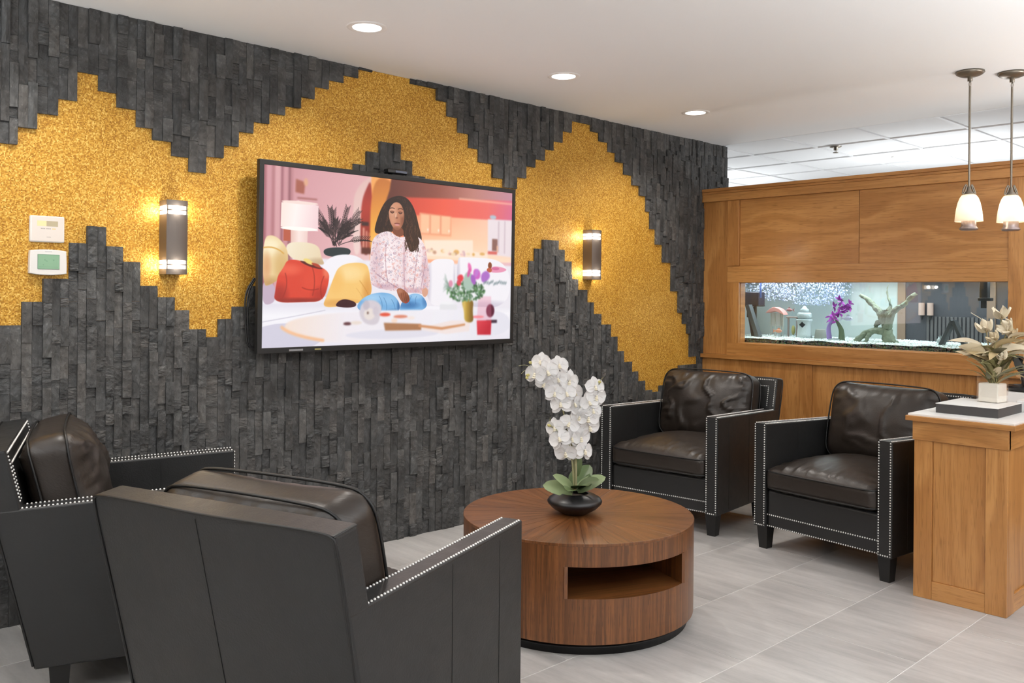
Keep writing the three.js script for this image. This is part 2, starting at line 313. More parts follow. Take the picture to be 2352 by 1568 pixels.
// ---------------------------------------------------------------- ceiling lamps
function downlight(x, z, label, cd = DOWN_CD, group = 'round recessed ceiling downlights') {
  const t = thing('recessed_downlight', label, 'downlight', [x, CEIL, z], 0, group);
  part('trim_ring', lathe([[0.062, 0], [0.066, -0.004], [0.078, -0.005], [0.088, -0.003], [0.09, 0]], 40), std({ color: lin(0.85, 0.84, 0.83), roughness: 0.4 }), t);
  part('lens', new THREE.CylinderGeometry(0.064, 0.064, 0.002, 40), M.lens, t, [0, -0.002, 0]);
  const s = new THREE.SpotLight(lin(1, 0.95, 0.89), cd, 0, 1.25, 0.9, 2); s.position.set(0, -0.012, 0); s.target.position.set(0, -1, 0); s.castShadow = true; s.shadow.radius = 2.2; s.name = 'downlight_beam';
  t.add(s, s.target);
}
M.lens = std({ color: lin(0.9, 0.9, 0.9), emissive: lin(1, 0.95, 0.9), emissiveIntensity: 3.0, roughness: 0.5 });
downlight(2.216, 0.624, 'round recessed downlight in the ceiling above the television');
downlight(3.462, 0.645, 'round recessed downlight between the television and the corner sconce');
downlight(4.743, 0.600, 'round recessed downlight in front of the wooden partition');
downlight(7.464, 0.782, 'round downlight in the tiled ceiling beyond the partition', 1.5);
downlight(0.97, 0.63, 'added unseen downlight above the thermostats');  // added beyond the seen row to give the room more light
function fillPanel(x, z, label, k = 1) {  // unseen panels added to light the floor and room
  const t = thing('added_light_panel', label, 'ceiling light', [x, CEIL, z], 0, 'added fill light panels, unseen over the open room');
  part('frame', join([at(box(1.24, 0.012, 0.02), 0, -0.006, 0.31), at(box(1.24, 0.012, 0.02), 0, -0.006, -0.31), at(box(0.02, 0.012, 0.62), 0.61, -0.006, 0), at(box(0.02, 0.012, 0.62), -0.61, -0.006, 0)]), M.whitePlastic, t);
  part('diffuser', box(1.2, 0.004, 0.6), M.diffuser, t, [0, -0.003, 0]);
  const a = new THREE.RectAreaLight(lin(0.97, 0.985, 1), PANEL_GLOW * k, 1.2, 0.6); a.position.set(0, -0.008, 0); a.rotation.x = -Math.PI / 2; a.name = 'added_panel_glow'; t.add(a);
}
M.diffuser = std({ color: lin(0.9, 0.9, 0.9), emissive: lin(1, 0.975, 0.95), emissiveIntensity: 2.0, roughness: 0.6 });
for (const [x, z, k] of [[-0.4, 3.4, 0.9], [1.7, 4.5, 1], [3.9, 4.3, 1.25], [6.6, 4.0, 1.1], [0.4, 5.7, 0.9], [3.2, 5.8, 1]]) fillPanel(x, z, 'added white fill light panel', k);
// floor-standing uplights added out of view to brighten the ceiling and room
function fillUplighter(x, z, label, glow, turn = 0) {
  const y = 1.42, t = thing('added_uplight_lamp', label, 'added lamp', [x, 0, z], turn, 'added fill uplights');
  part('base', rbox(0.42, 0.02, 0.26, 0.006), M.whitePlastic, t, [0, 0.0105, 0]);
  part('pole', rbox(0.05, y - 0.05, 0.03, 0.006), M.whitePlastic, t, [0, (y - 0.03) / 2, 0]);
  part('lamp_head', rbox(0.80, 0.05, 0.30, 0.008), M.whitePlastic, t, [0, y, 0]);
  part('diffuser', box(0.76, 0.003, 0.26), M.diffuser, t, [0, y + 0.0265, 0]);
  const a = new THREE.RectAreaLight(lin(0.95, 0.98, 1), glow, 0.76, 0.26); a.position.set(0, y + 0.032, 0); a.rotation.x = Math.PI / 2; a.name = 'added_uplight_glow'; t.add(a);
}
for (const [x, z, a, w, k] of [[3.3, 4.0, 0, 'in line with the coffee table', 0.9], [5.4, 3.7, 0, 'beside the oak counter', 0.75], [1.3, 4.6, 0.4, 'set askew to the walls'], [-1.2, 2.2, 1.57, 'beside the plain left wall'], [-1.0, 0.7, 1.57, 'close to the stone wall']]) fillUplighter(x, z, 'added white fill light ' + w, UP_GLOW * (k ?? 1), a);
for (const [x, z, w] of [[7.4, 1.2, 'behind the aquarium'], [7.6, -1.4, 'beside the return wall'], [8.8, 3.2, 'beside the far white wall']]) fillUplighter(x, z, 'added white fill light ' + w, UP_GLOW * 0.55, 1.57);

// ---------------------------------------------------------------- wall sconces: dark metal with two glowing slots at each end
M.slot = std({ color: lin(0.9, 0.88, 0.85), emissive: lin(1, 0.90, 0.76), emissiveIntensity: 4, roughness: 0.5 });
function sconce(x, y0, label) {
  const t = thing('wall_sconce', label, 'sconce', [x, y0, 0.004], 0);
  const w = 0.092, d = 0.088, h = 0.325;
  // U-shaped sheet round the lamp, its front bowed; made of bands between the slots
  const outline = (k) => { const s = new THREE.Shape(); s.moveTo(-w / 2 * k, 0); s.lineTo(-w / 2 * k, d * 0.90 * k); s.quadraticCurveTo(0, d * 1.08 * k, w / 2 * k, d * 0.90 * k); s.lineTo(w / 2 * k, 0); s.closePath(); return s; };
  const slab = (k, ya, yb, bev = 0.0008) => { const g = new THREE.ExtrudeGeometry(outline(k), { depth: yb - ya - 2 * bev, bevelEnabled: true, bevelSize: bev, bevelThickness: bev, bevelSegments: 1, curveSegments: 10 }); g.rotateX(-Math.PI / 2); g.scale(1, 1, -1); const i = g.index; if (!i) { const p = g.attributes.position.array, n = g.attributes.normal.array; for (let q = 0; q < p.length; q += 9) for (const A of [p, n]) for (let c = 0; c < 3; c++) { const z = A[q + 3 + c]; A[q + 3 + c] = A[q + 6 + c]; A[q + 6 + c] = z; } } return g.translate(0, ya + bev, 0); };
  const bands = [[0, 0.024], [0.0405, 0.0455], [0.062, 0.263], [0.2795, 0.2845], [0.301, h]];
  part('housing', join(bands.map(([a, b]) => slab(1, a, b))), M.bronze, t);
  for (const [a, b] of [[0.024, 0.062], [0.263, 0.301]]) part('lit_slot', slab(0.93, a, b), M.slot, t).userData.label = 'glowing warm white slots';
  for (const [a, b] of [[0.024, 0.062], [0.263, 0.301]]) for (const sx of [-0.93, 0.93]) part('slot_mullion', box(0.006, b - a, 0.006), M.bronze, t, [sx * w / 2, (a + b) / 2, d * 0.87]);
  for (const y of [0.043, 0.282]) for (const sx of [-1, 1]) {
    const l = new THREE.PointLight(lin(1, 0.92, 0.78), 0.034, 0, 2); l.position.set(sx * (w / 2 + 0.012), y, 0.05); l.castShadow = true; l.shadow.radius = 0.6; l.name = 'slot_glow'; t.add(l);
  }
  for (const y of [0.043, 0.282]) { const l = new THREE.PointLight(lin(1, 0.92, 0.78), 0.04, 0, 2); l.position.set(0, y, d + 0.02); l.castShadow = true; l.shadow.radius = 0.6; l.name = 'slot_glow'; t.add(l); }
}
sconce(1.600, 1.405, 'dark metal wall sconce on the gold mosaic between the thermostats and the television');
sconce(4.388, 1.432, 'dark metal wall sconce on the gold mosaic between the television and the partition');

// ---------------------------------------------------------------- pendants over the counter
M.shade = phys({ color: lin(0.86, 0.80, 0.70), emissive: lin(1, 0.86, 0.66), emissiveIntensity: 0.16, roughness: 0.45, transmission: 0.35, thickness: 0, side: THREE.DoubleSide });
function pendant(x, z, label) {
  const t = thing('pendant_lamp', label, 'pendant lamp', [x, CEIL, z], 0);
  part('canopy', lathe([[0, 0], [0.068, 0], [0.07, -0.008], [0.064, -0.014], [0.055, -0.02], [0.04, -0.026], [0.012, -0.03], [0.012, -0.05], [0, -0.05]], 40), M.pewter, t);
  const link = new THREE.TorusGeometry(0.012, 0.0025, 8, 20); link.scale(0.6, 1.15, 1);
  part('link', link, M.pewter, t, [0, -0.066, 0], [0, 0.9, 0]);
  part('rod', new THREE.CylinderGeometry(0.0055, 0.0055, 0.525, 14), M.pewter, t, [0, -0.340, 0]);
  const scroll = [];
  for (const s of [-1, 1]) { const p = []; for (let k = 0; k <= 16; k++) { const a = k / 16 * Math.PI * 1.75; p.push(V(s * (0.012 + 0.011 * (1 - Math.cos(a))), -0.60 + 0.026 * Math.cos(a + 0.5) - 0.01, 0.002 * Math.sin(a))); } scroll.push(tube(p, 0.0038, 32, 7)); }
  part('scroll', join(scroll), M.pewter, t, null, [0, -0.72, 0]);
  part('neck', lathe([[0, -0.595], [0.008, -0.597], [0.012, -0.618], [0.024, -0.632], [0.027, -0.640], [0, -0.640]], 28), M.pewter, t);
  part('shade', lathe([[0.022, -0.636], [0.034, -0.641], [0.044, -0.655], [0.053, -0.680], [0.060, -0.712], [0.0645, -0.745], [0.067, -0.777], [0.0645, -0.777], [0.057, -0.712], [0.042, -0.66], [0.02, -0.642]], 48), M.shade, t).userData.label = 'creamy frosted glass bell shade';
  part('cup', lathe([[0, -0.74], [0.034, -0.74], [0.036, -0.80], [0.044, -0.812], [0.044, -0.818], [0.036, -0.822], [0, -0.822]], 36), std({ color: lin(0.30, 0.25, 0.25), roughness: 0.35, metalness: 0.7 }), t);
  const bulb = part('bulb', new THREE.SphereGeometry(0.016, 16, 12), std({ color: 0xffffff, emissive: lin(1, 0.85, 0.62), emissiveIntensity: 2.5 }), t, [0, -0.70, 0]);
  const l = new THREE.PointLight(lin(1, 0.85, 0.64), 0.06, 0, 2); l.position.set(0, -0.70, 0); l.castShadow = true; l.shadow.radius = 0.7; l.name = 'bulb_light'; t.add(l);
}
pendant(4.864, 2.211, 'pendant lamp with creamy glass bell shade, hung nearer the coffee table');
pendant(5.039, 2.356, 'pendant lamp with creamy glass bell shade, hung nearer the partition end of the counter');
{
  const t = thing('sprinkler_head', 'small grey fire sprinkler head under the tiled ceiling', 'sprinkler', [6.56, CEIL, 0.64]);
  part('escutcheon', lathe([[0.045, 0], [0.043, -0.006], [0.016, -0.01], [0.016, -0.03], [0, -0.03]], 28), M.pewter, t);
  part('deflector', lathe([[0, -0.048], [0.02, -0.048], [0.02, -0.051], [0, -0.051]], 20), M.pewter, t);
  part('frame', join([-1, 1].map((s) => at(new THREE.CylinderGeometry(0.0025, 0.0025, 0.022, 6), s * 0.009, -0.039, 0))), M.pewter, t);
}

// ---------------------------------------------------------------- leather club armchairs (front towards +z)
function cushion(w, h, d, o) {                             // d is the thickness; faces +-z
  const g0 = new THREE.BoxGeometry(w, h, d, 44, 34, 10); g0.deleteAttribute('uv'); g0.deleteAttribute('normal');
  const g = mergeVertices(g0, 1e-5), p = g.attributes.position, v = new THREE.Vector3(), c = new THREE.Vector3();
  const warp = (q) => {
    const u = q.x / (w / 2), s = q.y / (h / 2), k = q.z / (d / 2);
    const full = (1 - Math.min(1, Math.abs(u)) ** o.px) * (1 - Math.min(1, Math.abs(s)) ** o.py);
    q.z += Math.sign(k) * Math.abs(k) * o.crown * full * (k > 0 ? 1 : o.backCrown ?? 0.5);
    q.x *= 1 + o.belly * (1 - s * s) * (1 - 0.6 * k * k); q.y *= 1 + o.belly * (1 - u * u) * (1 - 0.6 * k * k);
    q.y -= o.sag * (1 - u * u) * (s > 0 ? s : 0);
    // folds: gathered lines running in from the seams, soft dents elsewhere
    const e = Math.max(Math.abs(u), Math.abs(s)), near = clamp01((e - 0.45) / 0.5);
    const across = Math.abs(u) > Math.abs(s) ? s : u;
    const gather = Math.abs(n3(across * o.gf + o.seed, e * 1.2, o.seed)) - 0.4;
    const soft = n3(u * 1.2 + o.seed, s * 1.2, k * 0.5 + o.seed * 2);
    const a = u * o.dir[0] + s * o.dir[1] + 0.35 * n3(u * 1.3, s * 1.3, o.seed + 7);
    const fold = 1 - Math.abs(n3(a * o.ff, o.seed * 3, 0.35 * (u * o.dir[1] - s * o.dir[0])));
    q.z += Math.sign(k) * (Math.abs(k) > 0.3 ? 1 : 0) * (o.gather * gather * near * clamp01((1.0 - e) * 8) + o.soft * soft + o.fold * Math.pow(clamp01(fold), 6) * clamp01((1 - e) * 3));
    return q;
  };
  for (let i = 0; i < p.count; i++) {
    v.fromBufferAttribute(p, i);
    const hw = w / 2 - o.r, hh = h / 2 - o.r, hd = d / 2 - o.rz;
    c.set(Math.max(-hw, Math.min(hw, v.x)), Math.max(-hh, Math.min(hh, v.y)), Math.max(-hd, Math.min(hd, v.z)));
    v.sub(c); v.z /= o.rz / o.r; if (v.length() > 1e-6) v.setLength(Math.min(o.r, Math.max(v.length(), o.r * (Math.abs(v.x) + Math.abs(v.y) + Math.abs(v.z) > 1e-6 ? 1 : 0)))); v.z *= o.rz / o.r; v.add(c);
    warp(v); p.setXYZ(i, v.x, v.y, v.z);
  }
  g.computeVertexNormals();
  const uv = new Float32Array(p.count * 2); for (let i = 0; i < p.count; i++) { uv[i * 2] = p.getX(i) + p.getZ(i) * 0.7; uv[i * 2 + 1] = p.getY(i) + p.getZ(i) * 0.7; }
  g.setAttribute('uv', new THREE.BufferAttribute(uv, 2));
  const pipes = [];
  for (const s of [-1, 1]) {
    const pts = [], hw = w / 2, hh = h / 2, rc = o.r * 1.15;
    for (const [cx, cy, a0] of [[1, 1, 0], [-1, 1, 1], [-1, -1, 2], [1, -1, 3]]) for (let k = 0; k <= 3; k++) { const a = (a0 + k / 3) * Math.PI / 2; pts.push(warp(V(cx * (hw - rc) + Math.cos(a) * rc, cy * (hh - rc) + Math.sin(a) * rc, s * (d / 2 - o.rz * 0.55)))); }
    pipes.push(tube(pts, 0.0042, 120, 6, true));
  }
  return [g, join(pipes)];
}
function sideExtrude(pts, width, bevel) {                    // outline in (z, y), extruded across x and centred
  const s = new THREE.Shape(pts.map(([z, y]) => new THREE.Vector2(z, y)));
  const g = new THREE.ExtrudeGeometry(s, { depth: width - 2 * bevel, bevelEnabled: true, bevelSize: bevel, bevelThickness: bevel, bevelOffset: -bevel, bevelSegments: 3 });
  g.translate(0, 0, -(width - 2 * bevel) / 2); g.rotateY(-Math.PI / 2);
  return uvMetres(g, 'y');
}
const CH = { half: 0.388, arm: 0.075, front: 0.41, armY: 0.661, armRear: 0.634, low: 0.118 };
function edgeTube(pts, r) {                                  // piping along straight edges with tight corners
  const q = [pts[0]];
  for (let i = 1; i < pts.length - 1; i++) { const a = pts[i].clone().sub(pts[i - 1]).setLength(0.006), b = pts[i + 1].clone().sub(pts[i]).setLength(0.006); q.push(pts[i - 1].clone().lerp(pts[i], 0.5), pts[i].clone().sub(a), pts[i].clone().add(b)); }
  q.push(pts[pts.length - 2].clone().lerp(pts[pts.length - 1], 0.5), pts[pts.length - 1]);
  return tube(q, r, 140, 6);
}
const chairGeo = (() => {
  const G = {};
  G.arm = sideExtrude([[CH.front, CH.low], [CH.front, CH.armY], [-0.404, CH.armRear], [-0.284, CH.low]], CH.arm, 0.008);
  G.back = sideExtrude([[-0.288, 0.12], [-0.452, 0.817], [-0.372, 0.826], [-0.205, 0.12]], 0.774, 0.009);
  G.base = rbox(0.628, 0.195, 0.66, 0.018, 3, 'x');
  const leg = new THREE.BoxGeometry(0.064, 0.120, 0.064), p = leg.attributes.position;
  for (let i = 0; i < p.count; i++) if (p.getY(i) < 0) { p.setX(i, p.getX(i) * 0.74); p.setZ(i, p.getZ(i) * 0.74); }
  leg.computeVertexNormals(); G.leg = leg;
  // nails
  const nail = new THREE.SphereGeometry(0.0039, 6, 4), spots = [];
  const row = (a, b) => { const n = Math.round(a.distanceTo(b) / 0.0125); for (let i = 0; i <= n; i++) spots.push(a.clone().lerp(b, i / n)); };
  for (const s of [-1, 1]) {
    const xo = s * (CH.half - 0.009), xi = s * (CH.half - CH.arm + 0.008), f = CH.front + 0.0005, ty = (z) => CH.armRear + (CH.armY - CH.armRear) * (z + 0.404) / 0.814;
    row(V(xo, 0.127, f), V(xo, 0.653, f)); row(V(xi, 0.127, f), V(xi, 0.653, f));
    row(V(xo, ty(0.40), 0.40), V(xo, ty(-0.325), -0.325)); row(V(xi, ty(0.40), 0.40), V(xi, ty(-0.315), -0.315));
    row(V(xo, 0.127, f), V(xi, 0.127, f));
    // up the front of the back, on its edge and set in
    const bf = (y) => -0.372 + (0.826 - y) * 0.2365 + 0.001;
    row(V(s * 0.376, 0.66, bf(0.66)), V(s * 0.376, 0.815, bf(0.815))); row(V(s * 0.335, 0.66, bf(0.66)), V(s * 0.335, 0.776, bf(0.776)));
  }
  const bf = (y) => -0.372 + (0.826 - y) * 0.2365 + 0.001;
  row(V(-0.376, 0.815, bf(0.815)), V(0.376, 0.815, bf(0.815))); row(V(-0.335, 0.776, bf(0.776)), V(0.335, 0.776, bf(0.776)));
  row(V(-0.308, 0.186, 0.3957), V(0.308, 0.186, 0.3957)); row(V(-0.308, 0.127, 0.3953), V(0.308, 0.127, 0.3953));
  G.nails = mergeGeometries(spots.map((q) => nail.clone().translate(q.x, q.y, q.z)));
  // seams and piping of the frame
  const bl = (y) => -0.288 - (y - 0.12) * 0.2353 - 0.0005;
  G.backPiping = join([edgeTube([V(-0.384, 0.13, bl(0.13)), V(-0.384, 0.814, bl(0.814)), V(0.384, 0.814, bl(0.814)), V(0.384, 0.13, bl(0.13))], 0.004), edgeTube([V(-0.384, 0.812, bl(0.812)), V(-0.384, 0.823, -0.373)], 0.002), edgeTube([V(0.384, 0.812, bl(0.812)), V(0.384, 0.823, -0.373)], 0.002)]);
  const thin = [];
  for (const s of [-1, 1]) for (const z of [0.27, 0.02]) thin.push(tube([V(s * 0.388, 0.135, z), V(s * 0.3883, 0.4, z), V(s * 0.388, 0.635, z)], 0.0011, 8, 5));
  thin.push(tube([V(0.03, 0.14, bl(0.14)), V(0.03, 0.48, bl(0.48)), V(0.03, 0.80, bl(0.80))], 0.0010, 12, 5));
  for (const s of [-1, 1]) thin.push(tube([V(s * 0.313, 0.35, 0.12), V(s * 0.3127, 0.5, 0.12), V(s * 0.313, 0.63, 0.12)], 0.0010, 8, 5));
  G.seams = thin;
  return G;
})();
function armchair(x, z, deg, label, seed, wrinkle) {
  const t = thing('club_armchair', label, 'armchair', [x, 0, z], deg * Math.PI / 180, 'black leather club armchairs');
  for (const s of [-1, 1]) part('arm', chairGeo.arm, M.leather, t, [s * (CH.half - CH.arm / 2), 0, 0]);
  const back = part('back_panel', chairGeo.back, M.leather, t);
  part('piping', chairGeo.backPiping, M.piping, back);
  part('seat_base', chairGeo.base, M.leather, t, [0, 0.2175, 0.065]);
  const [sg, sp] = cushion(0.632, 0.69, 0.125, { px: 2.4, py: 2.6, crown: 0.058, belly: 0.004, sag: 0, r: 0.05, rz: 0.034, seed: seed + 0.3, gf: 7, gather: 0.012, soft: 0.003, fold: 0.0015, ff: 4, dir: [0.3, 1], backCrown: 0.1 });
  const seat = part('seat_cushion', sg, M.leatherCushion, t, [0, 0.376, 0.078], [-Math.PI / 2, 0, 0]);
  part('piping', sp, M.piping, seat);
  const [bg, bp] = cushion(0.612, 0.43, 0.16, { px: 2.6, py: 2.2, crown: 0.065, belly: 0.012, sag: 0.010, r: 0.07, rz: 0.045, seed, gf: 4.0, gather: 0.016 * wrinkle, soft: 0.004, fold: 0.026 * wrinkle, ff: 1.35, dir: [0.97, 0.22], backCrown: 0.25 });
  const bc = part('back_cushion', bg, M.leatherCushion, t, [0, 0.640, -0.218], [-0.235, 0, 0]);
  part('piping', bp, M.piping, bc);
  for (const [lx, lz] of [[-0.342, 0.365], [0.342, 0.365], [-0.338, -0.215], [0.338, -0.215]]) part('leg', chairGeo.leg, M.legBlack, t, [lx, 0.060, lz]);
  const n = part('nailhead_trim', chairGeo.nails, M.nail, t); n.userData = { kind: 'stuff', label: 'rows of small silver nailheads' };
  for (const g of chairGeo.seams) part('seam', g, M.piping, t);
  return t;
}
armchair(4.535, 0.735, -84, 'black leather armchair with deeply creased back cushion in the corner by the partition', 1.7, 1.0);
armchair(4.545, 1.812, -96, 'black leather armchair with smooth rounded back cushion standing beside the oak counter', 4.2, 0.45);
armchair(1.321, 1.790, 108.4, 'black leather armchair with its plain rear panel and sloping arm turned to the open room', 8.9, 0.7);
armchair(1.240, 0.545, 71, 'black leather armchair drawn up to the stone wall below the thermostats', 13.1, 0.6);

// ---------------------------------------------------------------- round walnut coffee table with a niche
{
  const t = thing('coffee_table', 'round drum coffee table in walnut with sunburst top and open niche', 'coffee table', [2.77, 0, 1.40]);
  const R = 0.48, TOP = 0.416, A0 = 80 * Math.PI / 180, A1 = 142 * Math.PI / 180, Y0 = 0.213, Y1 = 0.33;
  part('plinth', lathe([[0, 0], [0.455, 0], [0.455, 0.052], [0, 0.052]], 72), M.black, t).userData.label = 'black recessed plinth';
  const shell = (y0, y1, a0, a1, r = R) => {                 // upright veneer, grain upwards
    const n = Math.max(2, Math.round((a1 - a0) / (Math.PI * 2) * 120)), pos = [], nor = [], uv = [], idx = [];
    for (let i = 0; i <= n; i++) for (const y of [y0, y1]) { const a = a0 + (a1 - a0) * i / n; pos.push(Math.cos(a) * r, y, Math.sin(a) * r); nor.push(Math.cos(a), 0, Math.sin(a)); uv.push(y, a * r); }
    for (let i = 0; i < n; i++) { const k = i * 2; idx.push(k, k + 1, k + 2, k + 1, k + 3, k + 2); }
    const g = new THREE.BufferGeometry(); g.setAttribute('position', new THREE.Float32BufferAttribute(pos, 3)); g.setAttribute('normal', new THREE.Float32BufferAttribute(nor, 3)); g.setAttribute('uv', new THREE.Float32BufferAttribute(uv, 2)); g.setIndex(idx); return g;
  };
  const flat = (y) => { const g = new THREE.RingGeometry(0.30, R, 96, 1); g.rotateX(y < 0 ? Math.PI / 2 : -Math.PI / 2); return g.translate(0, Math.abs(y), 0); };
  part('drum', join([shell(0.045, Y0, 0, Math.PI * 2), shell(Y0, Y1, A1 - 0, A0 + Math.PI * 2), shell(Y1, TOP - 0.010, 0, Math.PI * 2), flat(-0.046)]), M.walnut, t);
  // sunburst: 32 sectors of veneer, mirrored in pairs
  const N = 32, da = Math.PI * 2 / N, sector = (mirror, o) => {
    const s = new THREE.Shape(); s.moveTo(0, 0); const r = R + 0.0012; for (let k = 0; k <= 4; k++) s.lineTo(Math.cos(da * k / 4) * r, Math.sin(da * k / 4) * r); s.closePath();
    const g = new THREE.ExtrudeGeometry(s, { depth: 0.0088, bevelEnabled: true, bevelSize: 0.0012, bevelThickness: 0.0012, bevelOffset: -0.0013, bevelSegments: 1 });
    g.rotateX(-Math.PI / 2);
    const p = g.attributes.position, uv = g.attributes.uv, b = mirror ? da : 0;
    for (let i = 0; i < p.count; i++) { const X = p.getX(i), Y = -p.getZ(i), u = X * Math.cos(b) + Y * Math.sin(b), v = -X * Math.sin(b) + Y * Math.cos(b); uv.setXY(i, u * 0.9 + o, Math.abs(v) * 1.1 + o * 0.37); }
    return g;
  };
  const secs = []; for (let k = 0; k < 4; k++) { const o = 0.23 * k; secs.push([sector(false, o), sector(true, o)]); }
  for (let k = 0; k < N; k++) part('veneer_wedge', secs[(k >> 1) % 4][k % 2], M.walnut, t, [0, TOP - 0.010, 0], [0, da * k, 0]);
  // niche behind the opening
  const mid = (A0 + A1) / 2, chord = R * Math.sin((A1 - A0) / 2), deep = 0.52;
  const niche = new THREE.Group(); niche.name = 'niche'; t.add(niche); niche.rotation.y = -mid;     // local +x looks out of the opening
  const shelf = new THREE.Shape(); shelf.moveTo(R - deep - 0.1, -chord - 0.0); for (let k = 0; k <= 20; k++) { const a = (A1 - A0) * (k / 20 - 0.5); shelf.lineTo(Math.cos(a) * (R - 0.0005), Math.sin(a) * (R - 0.0005)); } shelf.lineTo(R - deep - 0.1, chord); shelf.closePath();
  const slab = () => { const g = new THREE.ExtrudeGeometry(shelf, { depth: 0.016, bevelEnabled: false }); g.rotateX(Math.PI / 2); return uvMetres(g, 'z'); };
  part('shelf', slab(), M.walnut, niche, [0, Y0, 0]); part('ceiling_board', slab(), M.walnut, niche, [0, Y1 + 0.016, 0]);
  const edge = Math.cos((A1 - A0) / 2) * R;
  for (const s of [-1, 1]) part('side_board', box(edge - 0.001 - (R - deep - 0.1), Y1 - Y0, 0.014, 'y'), M.walnut, niche, [(edge + R - deep - 0.1) / 2, (Y0 + Y1) / 2, s * (chord + 0.0065)]);
  part('back_board', box(0.014, Y1 - Y0, chord * 2, 'y'), M.walnut, niche, [R - deep - 0.09, (Y0 + Y1) / 2, 0]);
}

// ---------------------------------------------------------------- plant parts
function leafGeo(len, wid, o = {}) {                         // grows along +y, faces +z
  const nx = o.nx ?? 6, ny = o.ny ?? 12, g = new THREE.PlaneGeometry(1, 1, nx, ny), p = g.attributes.position;
  for (let i = 0; i < p.count; i++) {
    const u = p.getX(i) * 2, s = p.getY(i) + 0.5;
    const w = wid / 2 * Math.pow(Math.sin(Math.PI * Math.pow(Math.min(1, s * (1 - (o.stem ?? 0.02)) + (o.stem ?? 0.02)), o.tip ?? 0.8)), o.round ?? 0.7) + 0.0006;
    const bend = (o.curl ?? 0.4) * s * s * len, fold = (o.fold ?? 0.15) * Math.abs(u) * w * (1 - 0.4 * s), wave = (o.wave ?? 0) * Math.sin(s * 9 + u * 2) * Math.abs(u) * wid;
    p.setXYZ(i, u * w, s * len * (1 - 0.18 * (o.curl ?? 0.4) * s), fold + wave - bend + (o.cup ?? 0) * wid * (u * u) * 0.5);
  }
  g.computeVertexNormals(); return g;
}
M.petal = phys({ color: lin(0.86, 0.85, 0.845), roughness: 0.7, transmission: 0.28, thickness: 0, side: THREE.DoubleSide });
M.lip = std({ color: lin(0.80, 0.74, 0.58), roughness: 0.6 });
M.orchidLeaf = phys({ color: lin(0.09, 0.14, 0.055), roughness: 0.42, side: THREE.DoubleSide });
M.orchidLeafPale = phys({ color: lin(0.21, 0.27, 0.13), roughness: 0.45, side: THREE.DoubleSide });
M.stemGreen = std({ color: lin(0.28, 0.27, 0.14), roughness: 0.6 });
M.bud = std({ color: lin(0.50, 0.45, 0.16), roughness: 0.5 });
